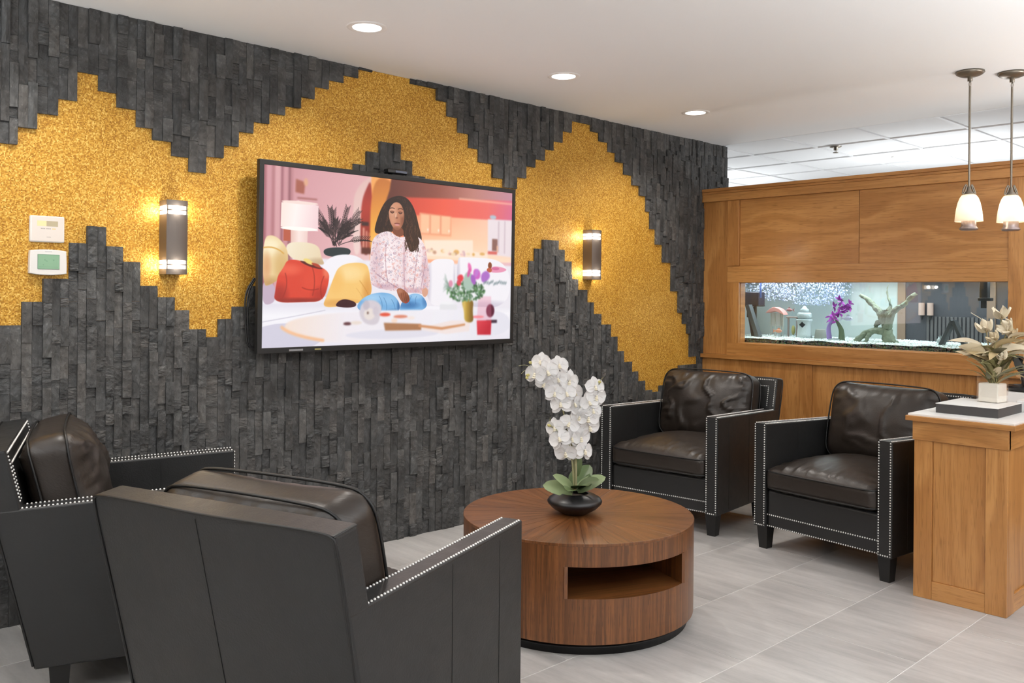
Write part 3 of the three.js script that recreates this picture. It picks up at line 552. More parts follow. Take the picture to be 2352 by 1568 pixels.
{
  const r = rng(201);
  const t = thing('potted_orchid', 'white orchid in a flat black bowl on the coffee table', 'potted plant', [2.745, 0.416, 1.405], -43.5 * Math.PI / 180);   // local x runs along the wall side, z to the room
  part('bowl', lathe([[0, 0], [0.048, 0], [0.056, 0.004], [0.092, 0.024], [0.112, 0.044], [0.115, 0.054], [0.107, 0.066], [0.084, 0.079], [0.062, 0.086], [0.056, 0.0865], [0.054, 0.082], [0.072, 0.07], [0, 0.066]], 64), std({ color: lin(0.011, 0.011, 0.012), roughness: 0.36 }), t);
  part('soil', lathe([[0, 0.076], [0.03, 0.075], [0.06, 0.068]], 24), std({ color: lin(0.05, 0.04, 0.03), roughness: 0.95 }), t);
  const K = 0.000466, P = (zx, zy, dz = 0) => V((zx - 615) * K, (1512 - zy) * K, dz);   // measured on the plant: right, up, towards the room
  const stems = [[P(612, 1290, 0), P(600, 1000, 0.01), P(530, 700, 0.0), P(505, 590, -0.02), P(480, 430, -0.02), P(370, 270, 0), P(200, 190, 0.01)], [P(620, 1290, 0.01), P(618, 1010, 0.02), P(660, 760, -0.01), P(720, 600, -0.02), P(775, 480, -0.01), P(830, 330, 0)], [P(605, 1290, 0.01), P(585, 1050, 0.03), P(560, 900, 0.03), P(470, 780, 0.03), P(375, 710, 0.02)]];
  for (const s of stems) part('stem', tube(s, 0.0034, 40, 7), M.stemGreen, t);
  part('support_stake', tube([P(630, 1300, -0.01), P(622, 1000, 0), P(600, 700, -0.03)], 0.0028, 10, 6), std({ color: lin(0.45, 0.36, 0.22), roughness: 0.8 }), t);
  const petal = leafGeo(0.040, 0.048, { tip: 0.95, round: 0.55, curl: 0.18, cup: 0.25, fold: 0, nx: 5, ny: 6, stem: 0.05 }), sepal = leafGeo(0.042, 0.030, { tip: 0.9, round: 0.65, curl: 0.22, cup: 0.3, fold: 0, nx: 4, ny: 6, stem: 0.05 });
  const lip = join([at(new THREE.SphereGeometry(0.006, 8, 6), 0, -0.004, 0.008), at(new THREE.SphereGeometry(0.0045, 8, 6).scale(1.5, 0.7, 1), 0, -0.010, 0.010), at(new THREE.SphereGeometry(0.004, 8, 6), 0, 0.003, 0.007)]);
  const spots = [[250, 265, 0.02, -0.5], [300, 160, -0.02, -0.3], [362, 240, 0.02, -0.2], [335, 345, 0.015, -0.2], [465, 190, -0.02, 0.3], [455, 300, 0.02, 0.1], [550, 325, 0.005, 0.5], [425, 430, 0.03, -0.3], [530, 430, 0.03, 0.2], [605, 430, -0.01, 0.6], [480, 525, 0.03, -0.1], [600, 520, 0.02, 0.3], [655, 560, 0.01, 0.5],
    [785, 375, 0.01, 0.3], [795, 460, 0.01, 0.4], [735, 510, 0.02, 0.1], [765, 585, 0.015, 0.5], [650, 640, 0.02, -0.1], [725, 650, 0.02, 0.3], [738, 735, 0, 0.4],
    [430, 740, 0.02, -0.5], [555, 705, 0.02, 0.1], [470, 830, 0.045, -0.2], [575, 830, 0.03, 0.2], [660, 830, 0.01, 0.5], [525, 955, 0.04, -0.1], [690, 945, 0.02, 0.6], [610, 965, 0.01, 0.2]];
  for (const [zx, zy, dz, yaw] of spots) {
    const f = part('flower', lip, M.lip, t, P(zx, zy, dz).toArray(), [0.1 + (r() - 0.5) * 0.7, yaw * 0.9 + (r() - 0.5) * 0.4, (r() - 0.5) * 0.9]);
    f.scale.setScalar(1.0 + 0.25 * r());
    for (const [a, g, z] of [[0, sepal, -0.002], [2.2, sepal, -0.002], [-2.2, sepal, -0.002], [1.32, petal, 0.001], [-1.32, petal, 0.001]]) part('petal', g, M.petal, f, [Math.sin(-a) * 0.002, Math.cos(a) * 0.002, z], [-0.05, 0, a]);
  }
  const budG = new THREE.SphereGeometry(0.008, 10, 8).scale(0.8, 1.15, 0.8);
  for (const [zx, zy, dz] of [[205, 160, 0.01], [182, 270, 0.02], [175, 295, 0.02], [830, 330, 0], [375, 715, 0.03]]) part('bud', budG, M.bud, t, P(zx, zy, dz).toArray(), [r(), r(), r() * 2]);
  for (const [a, b] of [[[190, 190], [100, 190]], [[160, 230], [125, 260]], [[830, 320], [860, 285]], [[375, 700], [385, 650]]]) part('tendril', tube([P(a[0], a[1], 0.01), P((a[0] + b[0]) / 2 + 6, (a[1] + b[1]) / 2 - 8, 0.01), P(b[0], b[1], 0.015)], 0.0012, 8, 5), M.stemGreen, t);
  // leaves: [length, width, azimuth from the room side, tilt from upright, pale, height of the base]
  for (const [len, wid, az, tilt, pale, y, roll] of [[0.130, 0.072, -1.45, 1.20, 1, 0.086, -0.85], [0.115, 0.066, -1.15, 0.72, 1, 0.092, -0.7], [0.105, 0.078, 0.45, 1.05, 0, 0.104, 0.1], [0.125, 0.078, 2.2, 0.55, 0, 0.100, 0.5], [0.135, 0.066, 1.5, 0.98, 1, 0.094, 0.8], [0.115, 0.070, 0.95, 0.92, 0, 0.10, 0.5], [0.09, 0.040, 2.4, 0.16, 0, 0.155, 0.3], [0.10, 0.058, 3.0, 0.6, 0, 0.10, 0], [0.10, 0.066, -0.3, 1.20, 0, 0.098, -0.2]]) {
    const g = leafGeo(len, wid, { tip: 0.92, round: 0.5, curl: 0.2, fold: 0.3, stem: 0.05 });
    part('leaf', g.rotateY(Math.PI + roll).rotateX(tilt), pale ? M.orchidLeafPale : M.orchidLeaf, t, [Math.sin(az) * 0.010, y, Math.cos(az) * 0.010], [0, az, 0]);
  }
}

// ---------------------------------------------------------------- television on its wall bracket, the picture on its screen
const ART = {
  arch: [497,423,493,166,501,100,534,46,588,2,610,3,572,57,544,126,538,222,541,422],
  inner: [541,422,539,207,548,125,572,64,605,4,612,420],
  orange: [601,5,726,0,721,59,684,153,643,261,628,366,595,420],
  ceil: [726,0,1600,0,1602,46,808,92,684,153,717,59],
  redband: [808,92,1602,46,1600,173,885,185],
  cab: [915,169,1138,176,1140,294,913,294],
  machine: [1410,172,1602,168,1603,396,1413,385],
  sofaL: [313,426,595,420,606,676,303,681],
  sofaM: [960,432,1147,418,1170,450,1177,703,968,702],
  sofaR: [1182,417,1218,406,1593,413,1598,716,1188,703],
  seat: [-2,683,318,678,978,694,1597,707,1602,900,0,900],
  shade: [92,178,183,162,294,180,293,312,186,307,90,298],
  base: [144,295,236,297,235,375,146,379],
  pouf: [0,358,49,339,105,374,134,428,129,498,93,555,42,590,2,597],
  cream: [112,380,203,367,300,380,313,444,338,486,251,474,136,456],
  red: [130,456,220,468,361,507,358,580,326,671,224,674,58,678,68,610,78,541,107,506],
  yellow: [419,473,578,458,601,518,623,661,432,697,319,703,350,638,380,558],
  hair: [762,86,817,88,855,113,889,169,911,246,939,322,910,371,855,405,825,343,805,282,723,286,670,304,622,301,633,246,662,169,696,116],
  face: [711,188,717,150,750,116,786,118,810,151,816,205,804,252,777,278,750,274,724,241],
  neck: [736,255,809,259,815,313,742,305],
  blouse: [723,283,769,315,815,313,861,295,919,308,957,353,985,479,995,574,976,634,908,622,843,622,760,615,652,600,603,574,598,480,606,367,622,322,670,293],
  hand: [764,601,805,595,852,630,861,665,835,686,798,669],
  knee1: [516,698,566,645,652,619,742,626,789,669,797,716,763,750,656,752,559,728],
  knee2: [798,677,861,626,928,626,967,662,980,702,912,733,791,743],
  shoe: [391,700,415,667,456,656,524,675,516,705],
  toy: [538,743,546,690,584,661,645,665,681,699,669,745,657,798,578,796],
  table: [109,820,165,786,320,768,603,763,1069,771,1600,785,1600,900,437,898,275,886,159,857],
  tedge: [109,820,159,861,275,890,252,900,144,874,109,838],
  book: [943,817,1149,781,1289,783,1281,846,1112,859,944,832],
  cup: [1337,784,1451,784,1447,872,1343,869],
  cupglass: [1348,638,1445,639,1451,787,1337,784],
  palette: [692,787,938,797,939,832,702,830],
  vase: [1215,658,1313,654,1303,729,1316,797,1242,791,1242,729],
  leafgrey: [1247,489,1305,505,1308,588,1267,617,1224,572],
  greens: [1093,597,1131,557,1223,539,1371,554,1412,621,1322,659,1145,662,1104,638],
  tul1: [1261,436,1287,447,1296,497,1268,493],
  tul2: [1304,472,1358,479,1360,537,1307,538],
  tul3: [1359,504,1417,477,1441,528,1372,566],
  tulr: [1181,523,1222,506,1238,539,1203,564],
  pink: [1428,469,1476,452,1578,470,1534,492,1434,496],
  candle: [1066,686,1187,687,1195,773,1064,775],
  counter: [947,322,1298,306,1300,372,1413,385,1414,410,959,412],
  frame: [168,54,218,67,213,127,166,121],
};
{
  const cv = document.createElement('canvas'); cv.width = 1280; cv.height = 720; const page = cv.getContext('2d'), r = rng(301); let c = page;
  const layer = (px, draw) => { const o = document.createElement('canvas'); o.width = 1280; o.height = 720; c = o.getContext('2d'); c.scale(0.8, 0.8); c.lineCap = 'round'; draw(); c = page; page.filter = px ? `blur(${px}px)` : 'none'; page.drawImage(o, 0, 0); page.filter = 'none'; };
  const grad = (x0, y0, x1, y1, stops) => { const g = c.createLinearGradient(x0, y0, x1, y1); stops.forEach(([t, k]) => g.addColorStop(t, k)); return g; };
  const poly = (p, fill, smooth = true) => {
    c.beginPath(); const n = p.length / 2;
    if (smooth) { c.moveTo((p[0] + p[2 * n - 2]) / 2, (p[1] + p[2 * n - 1]) / 2); for (let i = 0; i < n; i++) { const j = (i + 1) % n; c.quadraticCurveTo(p[2 * i], p[2 * i + 1], (p[2 * i] + p[2 * j]) / 2, (p[2 * i + 1] + p[2 * j + 1]) / 2); } }
    else { c.moveTo(p[0], p[1]); for (let i = 1; i < n; i++) c.lineTo(p[2 * i], p[2 * i + 1]); }
    c.closePath(); c.fillStyle = fill; c.fill();
  };
  const blob = (x, y, rx, ry, fill, a = 0) => { c.beginPath(); c.ellipse(x, y, rx, ry, a, 0, Math.PI * 2); c.fillStyle = fill; c.fill(); };
  const haze = (x, y, rx, ry, col, a = 0) => {              // soft-edged patch of tone
    const m = col.match(/^#(..)(..)(..)$/), rgb = m ? m.slice(1).map((h) => parseInt(h, 16)) : col.match(/[\d.]+/g).slice(0, 3).map(Number), al = m ? 1 : Number(col.match(/[\d.]+/g)[3]);
    c.save(); c.translate(x, y); c.rotate(a); c.scale(rx * 1.5, ry * 1.5); const g = c.createRadialGradient(0, 0, 0, 0, 0, 1); g.addColorStop(0, `rgba(${rgb},${al})`); g.addColorStop(0.45, `rgba(${rgb},${al * 0.75})`); g.addColorStop(1, `rgba(${rgb},0)`); c.fillStyle = g; c.beginPath(); c.arc(0, 0, 1, 0, 6.2832); c.fill(); c.restore();
  };
  const stroke = (q, col, w) => { c.strokeStyle = col; c.lineWidth = w; c.beginPath(); c.moveTo(q[0], q[1]); if (q.length === 4) c.lineTo(q[2], q[3]); else c.quadraticCurveTo(q[2], q[3], q[4], q[5]); c.stroke(); };
  const shaded = (p, fill, spots) => {          // a shape with soft tones inside it
    poly(p, fill); c.save(); c.beginPath(); c.moveTo((p[0] + p[p.length - 2]) / 2, (p[1] + p[p.length - 1]) / 2); const n = p.length / 2;
    for (let i = 0; i < n; i++) { const k = (i + 1) % n; c.quadraticCurveTo(p[2 * i], p[2 * i + 1], (p[2 * i] + p[2 * k]) / 2, (p[2 * i + 1] + p[2 * k + 1]) / 2); }
    c.closePath(); c.clip(); for (const [x, y, rx, ry, col, , a] of spots) haze(x, y, rx, ry, col, a ?? 0); c.restore();
  };
  layer(3, () => {                                          // room in the picture
  c.fillStyle = '#ece8f0'; c.fillRect(0, 0, 1600, 900);
  
  c.fillStyle = grad(0, 0, 620, 420, [[0, '#c08087'], [0.3, '#d79da3'], [0.7, '#e3b0b3'], [1, '#ecc3c2']]); c.fillRect(0, 0, 640, 450);
  for (const [x, w, k] of [[0, 14, '#a7646d'], [14, 26, '#cf949b'], [40, 18, '#b8797f'], [58, 30, '#d9a2a6'], [88, 14, '#a56670'], [102, 26, '#cf949a'], [128, 12, '#955a63'], [140, 14, '#c08389']]) { c.fillStyle = k; c.fillRect(x, 0, w, 640); }
  c.fillStyle = grad(620, 60, 1600, 430, [[0, '#f2a75c'], [0.25, '#f98e66'], [0.55, '#fcb692'], [0.8, '#f8cdb8'], [1, '#e9bcc6']]); c.fillRect(600, 0, 1000, 450);
  poly(ART.arch, grad(490, 0, 600, 420, [[0, '#e2bab4'], [1, '#f0d5cf']])); poly(ART.inner, grad(540, 0, 620, 420, [[0, '#8f2a25'], [0.4, '#b63b2e'], [0.6, '#a23428'], [1, '#74261f']]));
  c.fillStyle = '#3e2524'; c.fillRect(545, 245, 44, 20); c.fillStyle = '#d9907e'; c.fillRect(552, 275, 13, 110); c.fillRect(572, 292, 10, 90); c.fillStyle = '#c56a52'; c.fillRect(588, 300, 8, 80); c.fillStyle = '#5d2a22'; c.fillRect(546, 382, 62, 34);
  poly(ART.orange, grad(600, 0, 700, 330, [[0, '#c06d30'], [0.45, '#e08f3e'], [0.75, '#f0a945'], [1, '#f8bd5c']]));
  poly(ART.ceil, grad(720, 0, 1600, 70, [[0, '#63332a'], [0.35, '#8f4b3e'], [0.65, '#c07f74'], [1, '#c48d9e']]), false);
  poly(ART.redband, grad(800, 60, 1600, 200, [[0, '#d14a3a'], [0.35, '#ee5d49'], [0.75, '#ee6e68'], [1, '#da6f94']]), false);
  c.fillStyle = 'rgba(255,200,170,0.6)'; c.fillRect(1190, 62, 420, 12);
  c.fillStyle = grad(0, 180, 0, 430, [[0, 'rgba(255,214,176,0)'], [0.5, 'rgba(255,214,176,0.55)'], [1, 'rgba(255,226,200,0.95)']]); c.fillRect(860, 180, 760, 250);
  poly(ART.cab, '#f8ab84', false); for (const [x, w] of [[922, 62], [992, 66], [1066, 66]]) { c.fillStyle = '#fcc39c'; c.fillRect(x, 176, w, 108); c.strokeStyle = '#e08a6c'; c.lineWidth = 3; c.strokeRect(x, 176, w, 108); blob(x + w - 10, 262, 5, 7, '#fff4ea'); }
  poly(ART.counter, 'rgba(255,232,214,0.9)', false);
  for (let k = 0; k < 22; k++) blob(950 + 460 * r(), 376 + 20 * r(), 8 + 16 * r(), 5 + 9 * r(), ['#e0b06a', '#d7b4ba', '#f0d9b4', '#c79b82', '#f0c7c0', '#fbe6cf'][k % 6]);
  poly(ART.machine, '#ecdfe4', false); c.fillStyle = '#d4c2cb'; c.fillRect(1490, 180, 12, 190); c.fillRect(1540, 176, 10, 200); c.fillStyle = '#8f675f'; c.fillRect(1446, 290, 42, 72); c.fillStyle = '#e8b9a0'; c.fillRect(1482, 330, 12, 40); c.fillStyle = '#dc6a62'; c.fillRect(1414, 366, 72, 18); blob(1450, 158, 26, 12, '#b4c2d0');
  poly(ART.frame, '#a85c4a', false); blob(222, 66, 12, 20, '#e0a888'); c.fillStyle = '#96504a'; c.fillRect(176, 146, 110, 6);
  });
  layer(0.8, () => {                                        // plant, lamp
  for (let k = 0; k < 22; k++) { const a = -Math.PI / 2 + 0.2 + (r() - 0.5) * 2.2, L = 100 + 120 * r(), bx = 375 + 50 * r(), by = 385 - 20 * r(), ex = bx + Math.cos(a) * L, ey = by + Math.sin(a) * L + 20 * Math.abs(Math.cos(a)); const col = ['#1d1416', '#2e2022', '#171112', '#3a2a2b'][k % 4]; stroke([bx, by, bx + Math.cos(a) * L * 0.5, by + Math.sin(a) * L * 0.75, ex, ey], col, 3); for (let q = 0; q < 10; q++) { const t = 0.35 + q / 16, x = bx + (ex - bx) * t, y = by + (ey - by) * t - 14 * Math.sin(Math.PI * t); for (const sd of [-1, 1]) stroke([x, y, x + Math.cos(a + sd * 0.5) * 30, y + Math.sin(a + sd * 0.5) * 30], col, 2.4); } }
  poly([322, 392, 488, 384, 476, 436, 330, 440], '#273436');
  poly(ART.base, grad(140, 300, 236, 300, [[0, '#e7bdb0'], [0.5, '#fae6df'], [1, '#f0cfc8']]), false); c.fillStyle = '#bd5b41'; c.fillRect(106, 308, 36, 60);
  poly(ART.shade, grad(90, 170, 300, 200, [[0, '#fde4da'], [0.4, '#fff2ee'], [1, '#f4d3d6']]), false); blob(192, 172, 100, 8, '#f7ded6'); blob(190, 304, 101, 10, '#fffaf4');
  });
  layer(1.3, () => {                                        // sofa and cushions
  const grey = 'rgba(176,168,190,0.55)';
  shaded(ART.sofaL, '#f4f1f6', [[560, 600, 60, 120, grey, 30], [330, 650, 60, 60, grey, 26]], 4); shaded(ART.sofaM, '#f3f0f6', [[975, 560, 24, 160, grey, 20], [1175, 600, 16, 160, grey, 14]], 4); shaded(ART.sofaR, '#f4f1f7', [[1190, 580, 16, 180, grey, 14], [1400, 700, 200, 30, grey, 26]], 4);
  poly(ART.seat, grad(0, 690, 0, 900, [[0, '#e6e2ec'], [0.25, '#f6f4f9'], [1, '#eae6f0']]), false); blob(130, 850, 200, 70, '#d3cfdf'); blob(700, 740, 260, 22, '#f8f6fb'); blob(1000, 722, 170, 26, '#f5f3f9');
  stroke([0, 772, 200, 742, 340, 716], '#c9c4d2', 4);
  poly([0, 560, 60, 580, 72, 640, 58, 682, 0, 690], '#c6afc2');
  shaded(ART.cream, grad(110, 370, 340, 480, [[0, '#f6ead2'], [1, '#e8d2ac']]), [[300, 470, 60, 20, 'rgba(150,110,70,0.4)']]); 
  shaded(ART.pouf, '#eed39f', [[40, 400, 50, 40, '#fbeecb', 16], [100, 500, 40, 80, '#d9b273', 22], [30, 580, 60, 30, '#c49b62', 16], [20, 500, 22, 60, '#e0a878', 16]]); stroke([0, 408, 60, 392, 108, 432], '#dca64e', 6);
  shaded(ART.red, '#dc4530', [[140, 510, 60, 26, '#ee6248', 18], [260, 560, 50, 60, '#e24c35', 18], [90, 640, 40, 50, '#a92d22', 20], [320, 640, 50, 40, '#b63124', 20], [200, 668, 150, 14, '#93281d', 12], [345, 520, 20, 30, '#ee7a5c', 12]]); for (const q of [[262, 490, 290, 560, 268, 640], [330, 540, 300, 600, 322, 655], [118, 530, 140, 590, 106, 650], [210, 600, 250, 620, 300, 606]]) stroke(q, 'rgba(150,36,26,0.7)', 5);
  poly([186, 462, 236, 470, 334, 500, 300, 506, 226, 486], '#5b1b18'); poly([205, 455, 245, 450, 282, 486, 240, 482], '#f0d67c'); poly([250, 470, 300, 478, 318, 500, 280, 494], '#b5452e');
  shaded(ART.yellow, '#f6c776', [[480, 520, 80, 40, '#fbdc9c', 24], [590, 620, 30, 80, '#dd9c4e', 18], [430, 680, 110, 20, '#e2a455', 16], [400, 560, 40, 60, '#f4bf6a', 20]]); stroke([540, 560, 584, 610, 600, 650], 'rgba(205,140,60,0.8)', 4); stroke([520, 600, 560, 640, 570, 680], 'rgba(205,140,60,0.5)', 3);
  poly(ART.pink, '#ea9ab8'); blob(1476, 470, 30, 9, '#d66f9c'); blob(1432, 452, 15, 20, '#8a4a30'); blob(1428, 480, 20, 14, '#c0614a');
  });
  layer(0.7, () => {                                        // seated woman
  poly(ART.shoe, '#3c131c');
  shaded(ART.knee2, '#6fabde', [[900, 640, 40, 16, '#9ccbee', 14], [850, 690, 60, 18, '#3f78b2', 14], [965, 670, 20, 30, '#4c86be', 12]]); shaded(ART.knee1, '#79b1e0', [[620, 650, 60, 22, '#a6d0f0', 16], [720, 660, 40, 26, '#92c3ea', 14], [760, 735, 60, 20, '#4079b4', 14], [590, 725, 60, 22, '#5590c8', 16], [790, 700, 14, 40, '#386fa8', 10]]);
  for (const q of [[690, 650, 720, 690, 704, 730], [660, 640, 690, 680, 676, 720], [740, 660, 772, 700, 762, 738], [870, 640, 850, 670, 866, 692], [905, 640, 890, 660, 900, 684]]) stroke(q, 'rgba(52,104,160,0.6)', 3);
  poly(ART.hair, '#241310'); 
  for (let k = 0; k < 420; k++) { const a = r() * Math.PI * 2, q = Math.sqrt(r()), x = 778 + Math.cos(a) * q * (92 + 36 * r()), y = 228 + Math.sin(a) * q * 136; if (y > 300 && x < 690) continue; stroke([x, y, x + 8, y + 9, x - 4 + 9 * r(), y + 20], ['#190d0b', '#382019', '#4e2e23', '#281511', '#61402f'][k % 5], 2.2); }
  poly(ART.neck, '#7e4631');
  shaded(ART.blouse, '#f3e3e6', [[640, 470, 30, 130, '#e2c6cd', 18], [960, 500, 26, 120, '#dcbcc6', 18], [820, 480, 16, 160, '#e6ccd3', 14], [720, 440, 40, 90, '#fbf0f2', 20], [890, 420, 36, 80, '#faeff1', 20], [700, 590, 90, 16, '#d4b2be', 14], [880, 610, 70, 16, '#d2aebb', 14]]);
  c.save(); c.beginPath(); { const p = ART.blouse; c.moveTo(p[0], p[1]); for (let i = 2; i < p.length; i += 2) c.lineTo(p[i], p[i + 1]); c.closePath(); c.clip(); }
  for (let k = 0; k < 900; k++) { const x = 596 + 400 * r(), y = 290 + 345 * r(); c.strokeStyle = ['#c39aa8', '#a08fab', '#dba79d', '#ceb0be', '#b08497', '#9fa0b4'][k % 6]; c.lineWidth = 1.2 + r(); c.beginPath(); c.arc(x, y, 2 + 4 * r(), r() * 6, r() * 6 + 2.4); c.stroke(); }
  for (let k = 0; k < 110; k++) blob(596 + 400 * r(), 330 + 300 * r(), 3 + 7 * r(), 3 + 9 * r(), 'rgba(226,150,138,0.35)', r() * 3);
  for (const q of [[700, 350, 688, 460, 716, 570], [905, 370, 900, 470, 880, 600], [818, 330, 812, 470, 824, 610], [640, 520, 720, 570, 790, 600], [960, 430, 950, 520, 930, 600]]) stroke(q, 'rgba(150,104,124,0.45)', 5);
  c.restore(); 
  shaded(ART.face, '#bd7c5e', [[738, 170, 26, 40, '#dca284', 12], [742, 225, 20, 22, '#d39575', 10], [806, 220, 16, 60, '#8f553f', 12], [770, 272, 34, 12, '#8f553f', 10], [764, 140, 30, 14, '#cf9272', 10], [798, 180, 12, 20, '#c08468', 8]]);
  poly([711, 190, 698, 150, 738, 106, 790, 104, 824, 150, 818, 208, 806, 152, 782, 124, 750, 122, 722, 150], '#21110e');
  poly([800, 258, 836, 250, 925, 320, 905, 372, 858, 402, 834, 350], '#271411'); for (let k = 0; k < 110; k++) { const x = 815 + 95 * r(), y = 246 + 126 * r(); stroke([x, y, x + 8, y + 12, x, y + 22], ['#1b0e0c', '#43281e', '#58382b'][k % 3], 2.4); }
  for (const x of [735, 788]) { blob(x, 178, 13, 6, '#8a5440'); c.strokeStyle = '#22100c'; c.lineWidth = 3.4; c.beginPath(); c.arc(x, 173, 12, 0.3, Math.PI - 0.3); c.stroke(); stroke([x - 15, 161, x, 152, x + 15, 160], '#3a1f16', 3.5); }
  blob(764, 209, 9, 5, '#8f5540'); blob(759, 196, 4, 15, 'rgba(248,212,186,0.6)', 0.1); blob(768, 241, 19, 4.5, '#82403a'); blob(768, 248, 15, 5, '#d9958e');
  shaded(ART.hand, '#9a5c44', [[790, 612, 20, 14, '#b97a5e', 8], [840, 660, 20, 20, '#7c4531', 10]]); poly([940, 600, 975, 590, 985, 625, 960, 650, 940, 630], '#dba58d'); for (let k = 0; k < 4; k++) stroke([800 + k * 14, 622, 812 + k * 13, 670 - k * 4], '#6d3a2a', 2.5); blob(832, 677, 5, 4, '#b3303a'); blob(847, 668, 5, 4, '#b3303a');
  });
  layer(3.2, () => {                                        // things on the table in the picture, out of focus
  poly(ART.candle, '#e4e4e8', false); blob(1120, 680, 50, 8, '#f1f1f4');
  poly([100, 790, 190, 752, 430, 726, 800, 716, 1300, 718, 1600, 730, 1600, 900, 560, 900, 330, 880, 170, 850], grad(120, 740, 1500, 880, [[0, '#f3dfd2'], [0.25, '#efe9ef'], [0.7, '#efedf4'], [1, '#e6e4ee']])); stroke([104, 800, 150, 842, 330, 872], '#f4c096', 16); blob(760, 850, 300, 26, '#e2dfea');
  poly(ART.toy, '#d5ccd4'); blob(602, 738, 34, 32, '#e8ddd8'); blob(582, 690, 20, 26, '#c5bbc5'); blob(640, 722, 18, 26, '#d0c6cf'); blob(592, 732, 5, 7, '#5a3a30'); blob(470, 788, 24, 8, '#5c3034'); blob(522, 784, 34, 10, '#eadcd2');
  poly(ART.palette, '#ad7a56', false); blob(760, 776, 20, 12, '#f6dccb'); blob(700, 742, 34, 10, '#e4563f'); blob(800, 754, 46, 9, '#dd8a70'); blob(868, 762, 26, 10, '#f3e5df');
  poly(ART.book, '#f1e3e0', false); poly([920, 800, 1080, 818, 1250, 800, 1250, 812, 1080, 834, 920, 814], '#d39468', false);
  blob(1440, 726, 32, 40, '#5a1f36'); c.fillStyle = '#3c2a3c'; c.fillRect(1410, 782, 84, 18); poly(ART.cupglass, 'rgba(232,130,158,0.32)', false); poly(ART.cup, grad(1290, 760, 1400, 860, [[0, '#f2525e'], [1, '#c42a3c']]), false); blob(1345, 762, 48, 8, '#f88a94');
  poly(ART.vase, grad(1205, 660, 1300, 660, [[0, '#8f712c'], [0.35, '#dfc06a'], [0.6, '#b9963f'], [1, '#80622a']])); 
  for (let k = 0; k < 260; k++) { const a = r() * 6.283, q = Math.sqrt(r()); blob(1255 + Math.cos(a) * q * 140, 608 + Math.sin(a) * q * 62, 5 + 9 * r(), 3 + 4 * r(), ['#3f6b45', '#5a8a58', '#2c5036', '#7fa882', '#456e4e', '#95b29a'][k % 6], r() * 3); }
  for (let k = 0; k < 16; k++) stroke([1160, 610, 1120 - 10 * r(), 570, 1085 + 20 * r(), 510 + k * 7], '#7f9d90', 2);
  poly(ART.leafgrey, '#aac3b6'); poly(ART.tul1, '#e873b2'); poly(ART.tul2, '#cf66c4'); poly(ART.tul3, '#b072ca'); poly(ART.tulr, '#e4404f'); blob(1140, 566, 15, 20, '#dd90ac'); blob(1272, 500, 11, 28, '#d75fa2', 0.3); blob(1306, 540, 17, 32, '#a862c2', -0.4); blob(1330, 500, 13, 26, '#c27ad0', 0.4); blob(1200, 560, 16, 18, '#d9485a');
  for (let k = 0; k < 14; k++) blob(1390 + k * 13, 548 + 18 * r(), 4, 12, '#75898f', 0.5);
  
  });
  const map = new THREE.CanvasTexture(cv); map.colorSpace = THREE.SRGBColorSpace; map.magFilter = THREE.LinearFilter;
  M.screen = std({ color: lin(0.01, 0.01, 0.01), emissive: lin(1, 1, 1), emissiveMap: map, emissiveIntensity: 0.93, roughness: 0.25 });
}
{
  const w = 1.645, h = 0.91, t = thing('television', 'large wall-mounted television showing a woman seated on a white sofa', 'television', [2.795, 1.497, 0.062]);
  t.rotation.x = 0.012;
  part('body', rbox(w - 0.02, h - 0.02, 0.036, 0.006), std({ color: lin(0.018, 0.018, 0.018), roughness: 0.55 }), t, [0, 0, 0.018]);
  const fr = new THREE.Shape(); fr.moveTo(-w / 2, -h / 2); fr.lineTo(w / 2, -h / 2); fr.lineTo(w / 2, h / 2); fr.lineTo(-w / 2, h / 2); fr.closePath();
  const bw = 0.024, hole = new THREE.Path(); hole.moveTo(-w / 2 + bw, -h / 2 + 0.027); hole.lineTo(-w / 2 + bw, h / 2 - bw); hole.lineTo(w / 2 - bw, h / 2 - bw); hole.lineTo(w / 2 - bw, -h / 2 + 0.027); hole.closePath(); fr.holes.push(hole);
  part('bezel', new THREE.ExtrudeGeometry(fr, { depth: 0.024, bevelEnabled: true, bevelSize: 0.002, bevelThickness: 0.002, bevelOffset: -0.002, bevelSegments: 2 }), std({ color: lin(0.012, 0.012, 0.012), roughness: 0.45 }), t, [0, 0, 0.024]).userData.label = 'thin dark grey bezel';
  part('screen', new THREE.PlaneGeometry(w - 2 * bw, h - bw - 0.027), M.screen, t, [0, 0.0015, 0.0455]);
  const glow = new THREE.RectAreaLight(lin(1, 0.85, 0.82), 0.5, w - 0.05, h - 0.05); glow.position.set(0, 0, 0.055); glow.rotation.y = Math.PI; glow.name = 'screen_glow'; t.add(glow);
  part('wall_bracket', join([at(box(0.42, 0.36, 0.010), 0, 0, -0.018), at(box(0.05, 0.44, 0.024), -0.17, 0, -0.006), at(box(0.05, 0.44, 0.024), 0.17, 0, -0.006)]), M.black, t);
  for (const [x, e] of [[-0.838, 0], [-0.846, 0.006]]) part('cable', tube([V(x + 0.03, -0.10, -0.002), V(x, -0.17, -0.012 - e), V(x, -0.32, -0.014 - e), V(x + 0.012, -0.42, -0.012), V(x + 0.06, -0.44, -0.004)], 0.0045, 24, 7), M.black, t);
  part('maker_label', box(0.075, 0.009, 0.002), std({ color: lin(0.25, 0.25, 0.26), roughness: 0.5 }), t, [-0.62, -0.4425, 0.0505]);
  part('sticker', box(0.036, 0.006, 0.002), std({ color: lin(0.4, 0.36, 0.12), roughness: 0.5 }), t, [-0.50, -0.4425, 0.0505]);
}
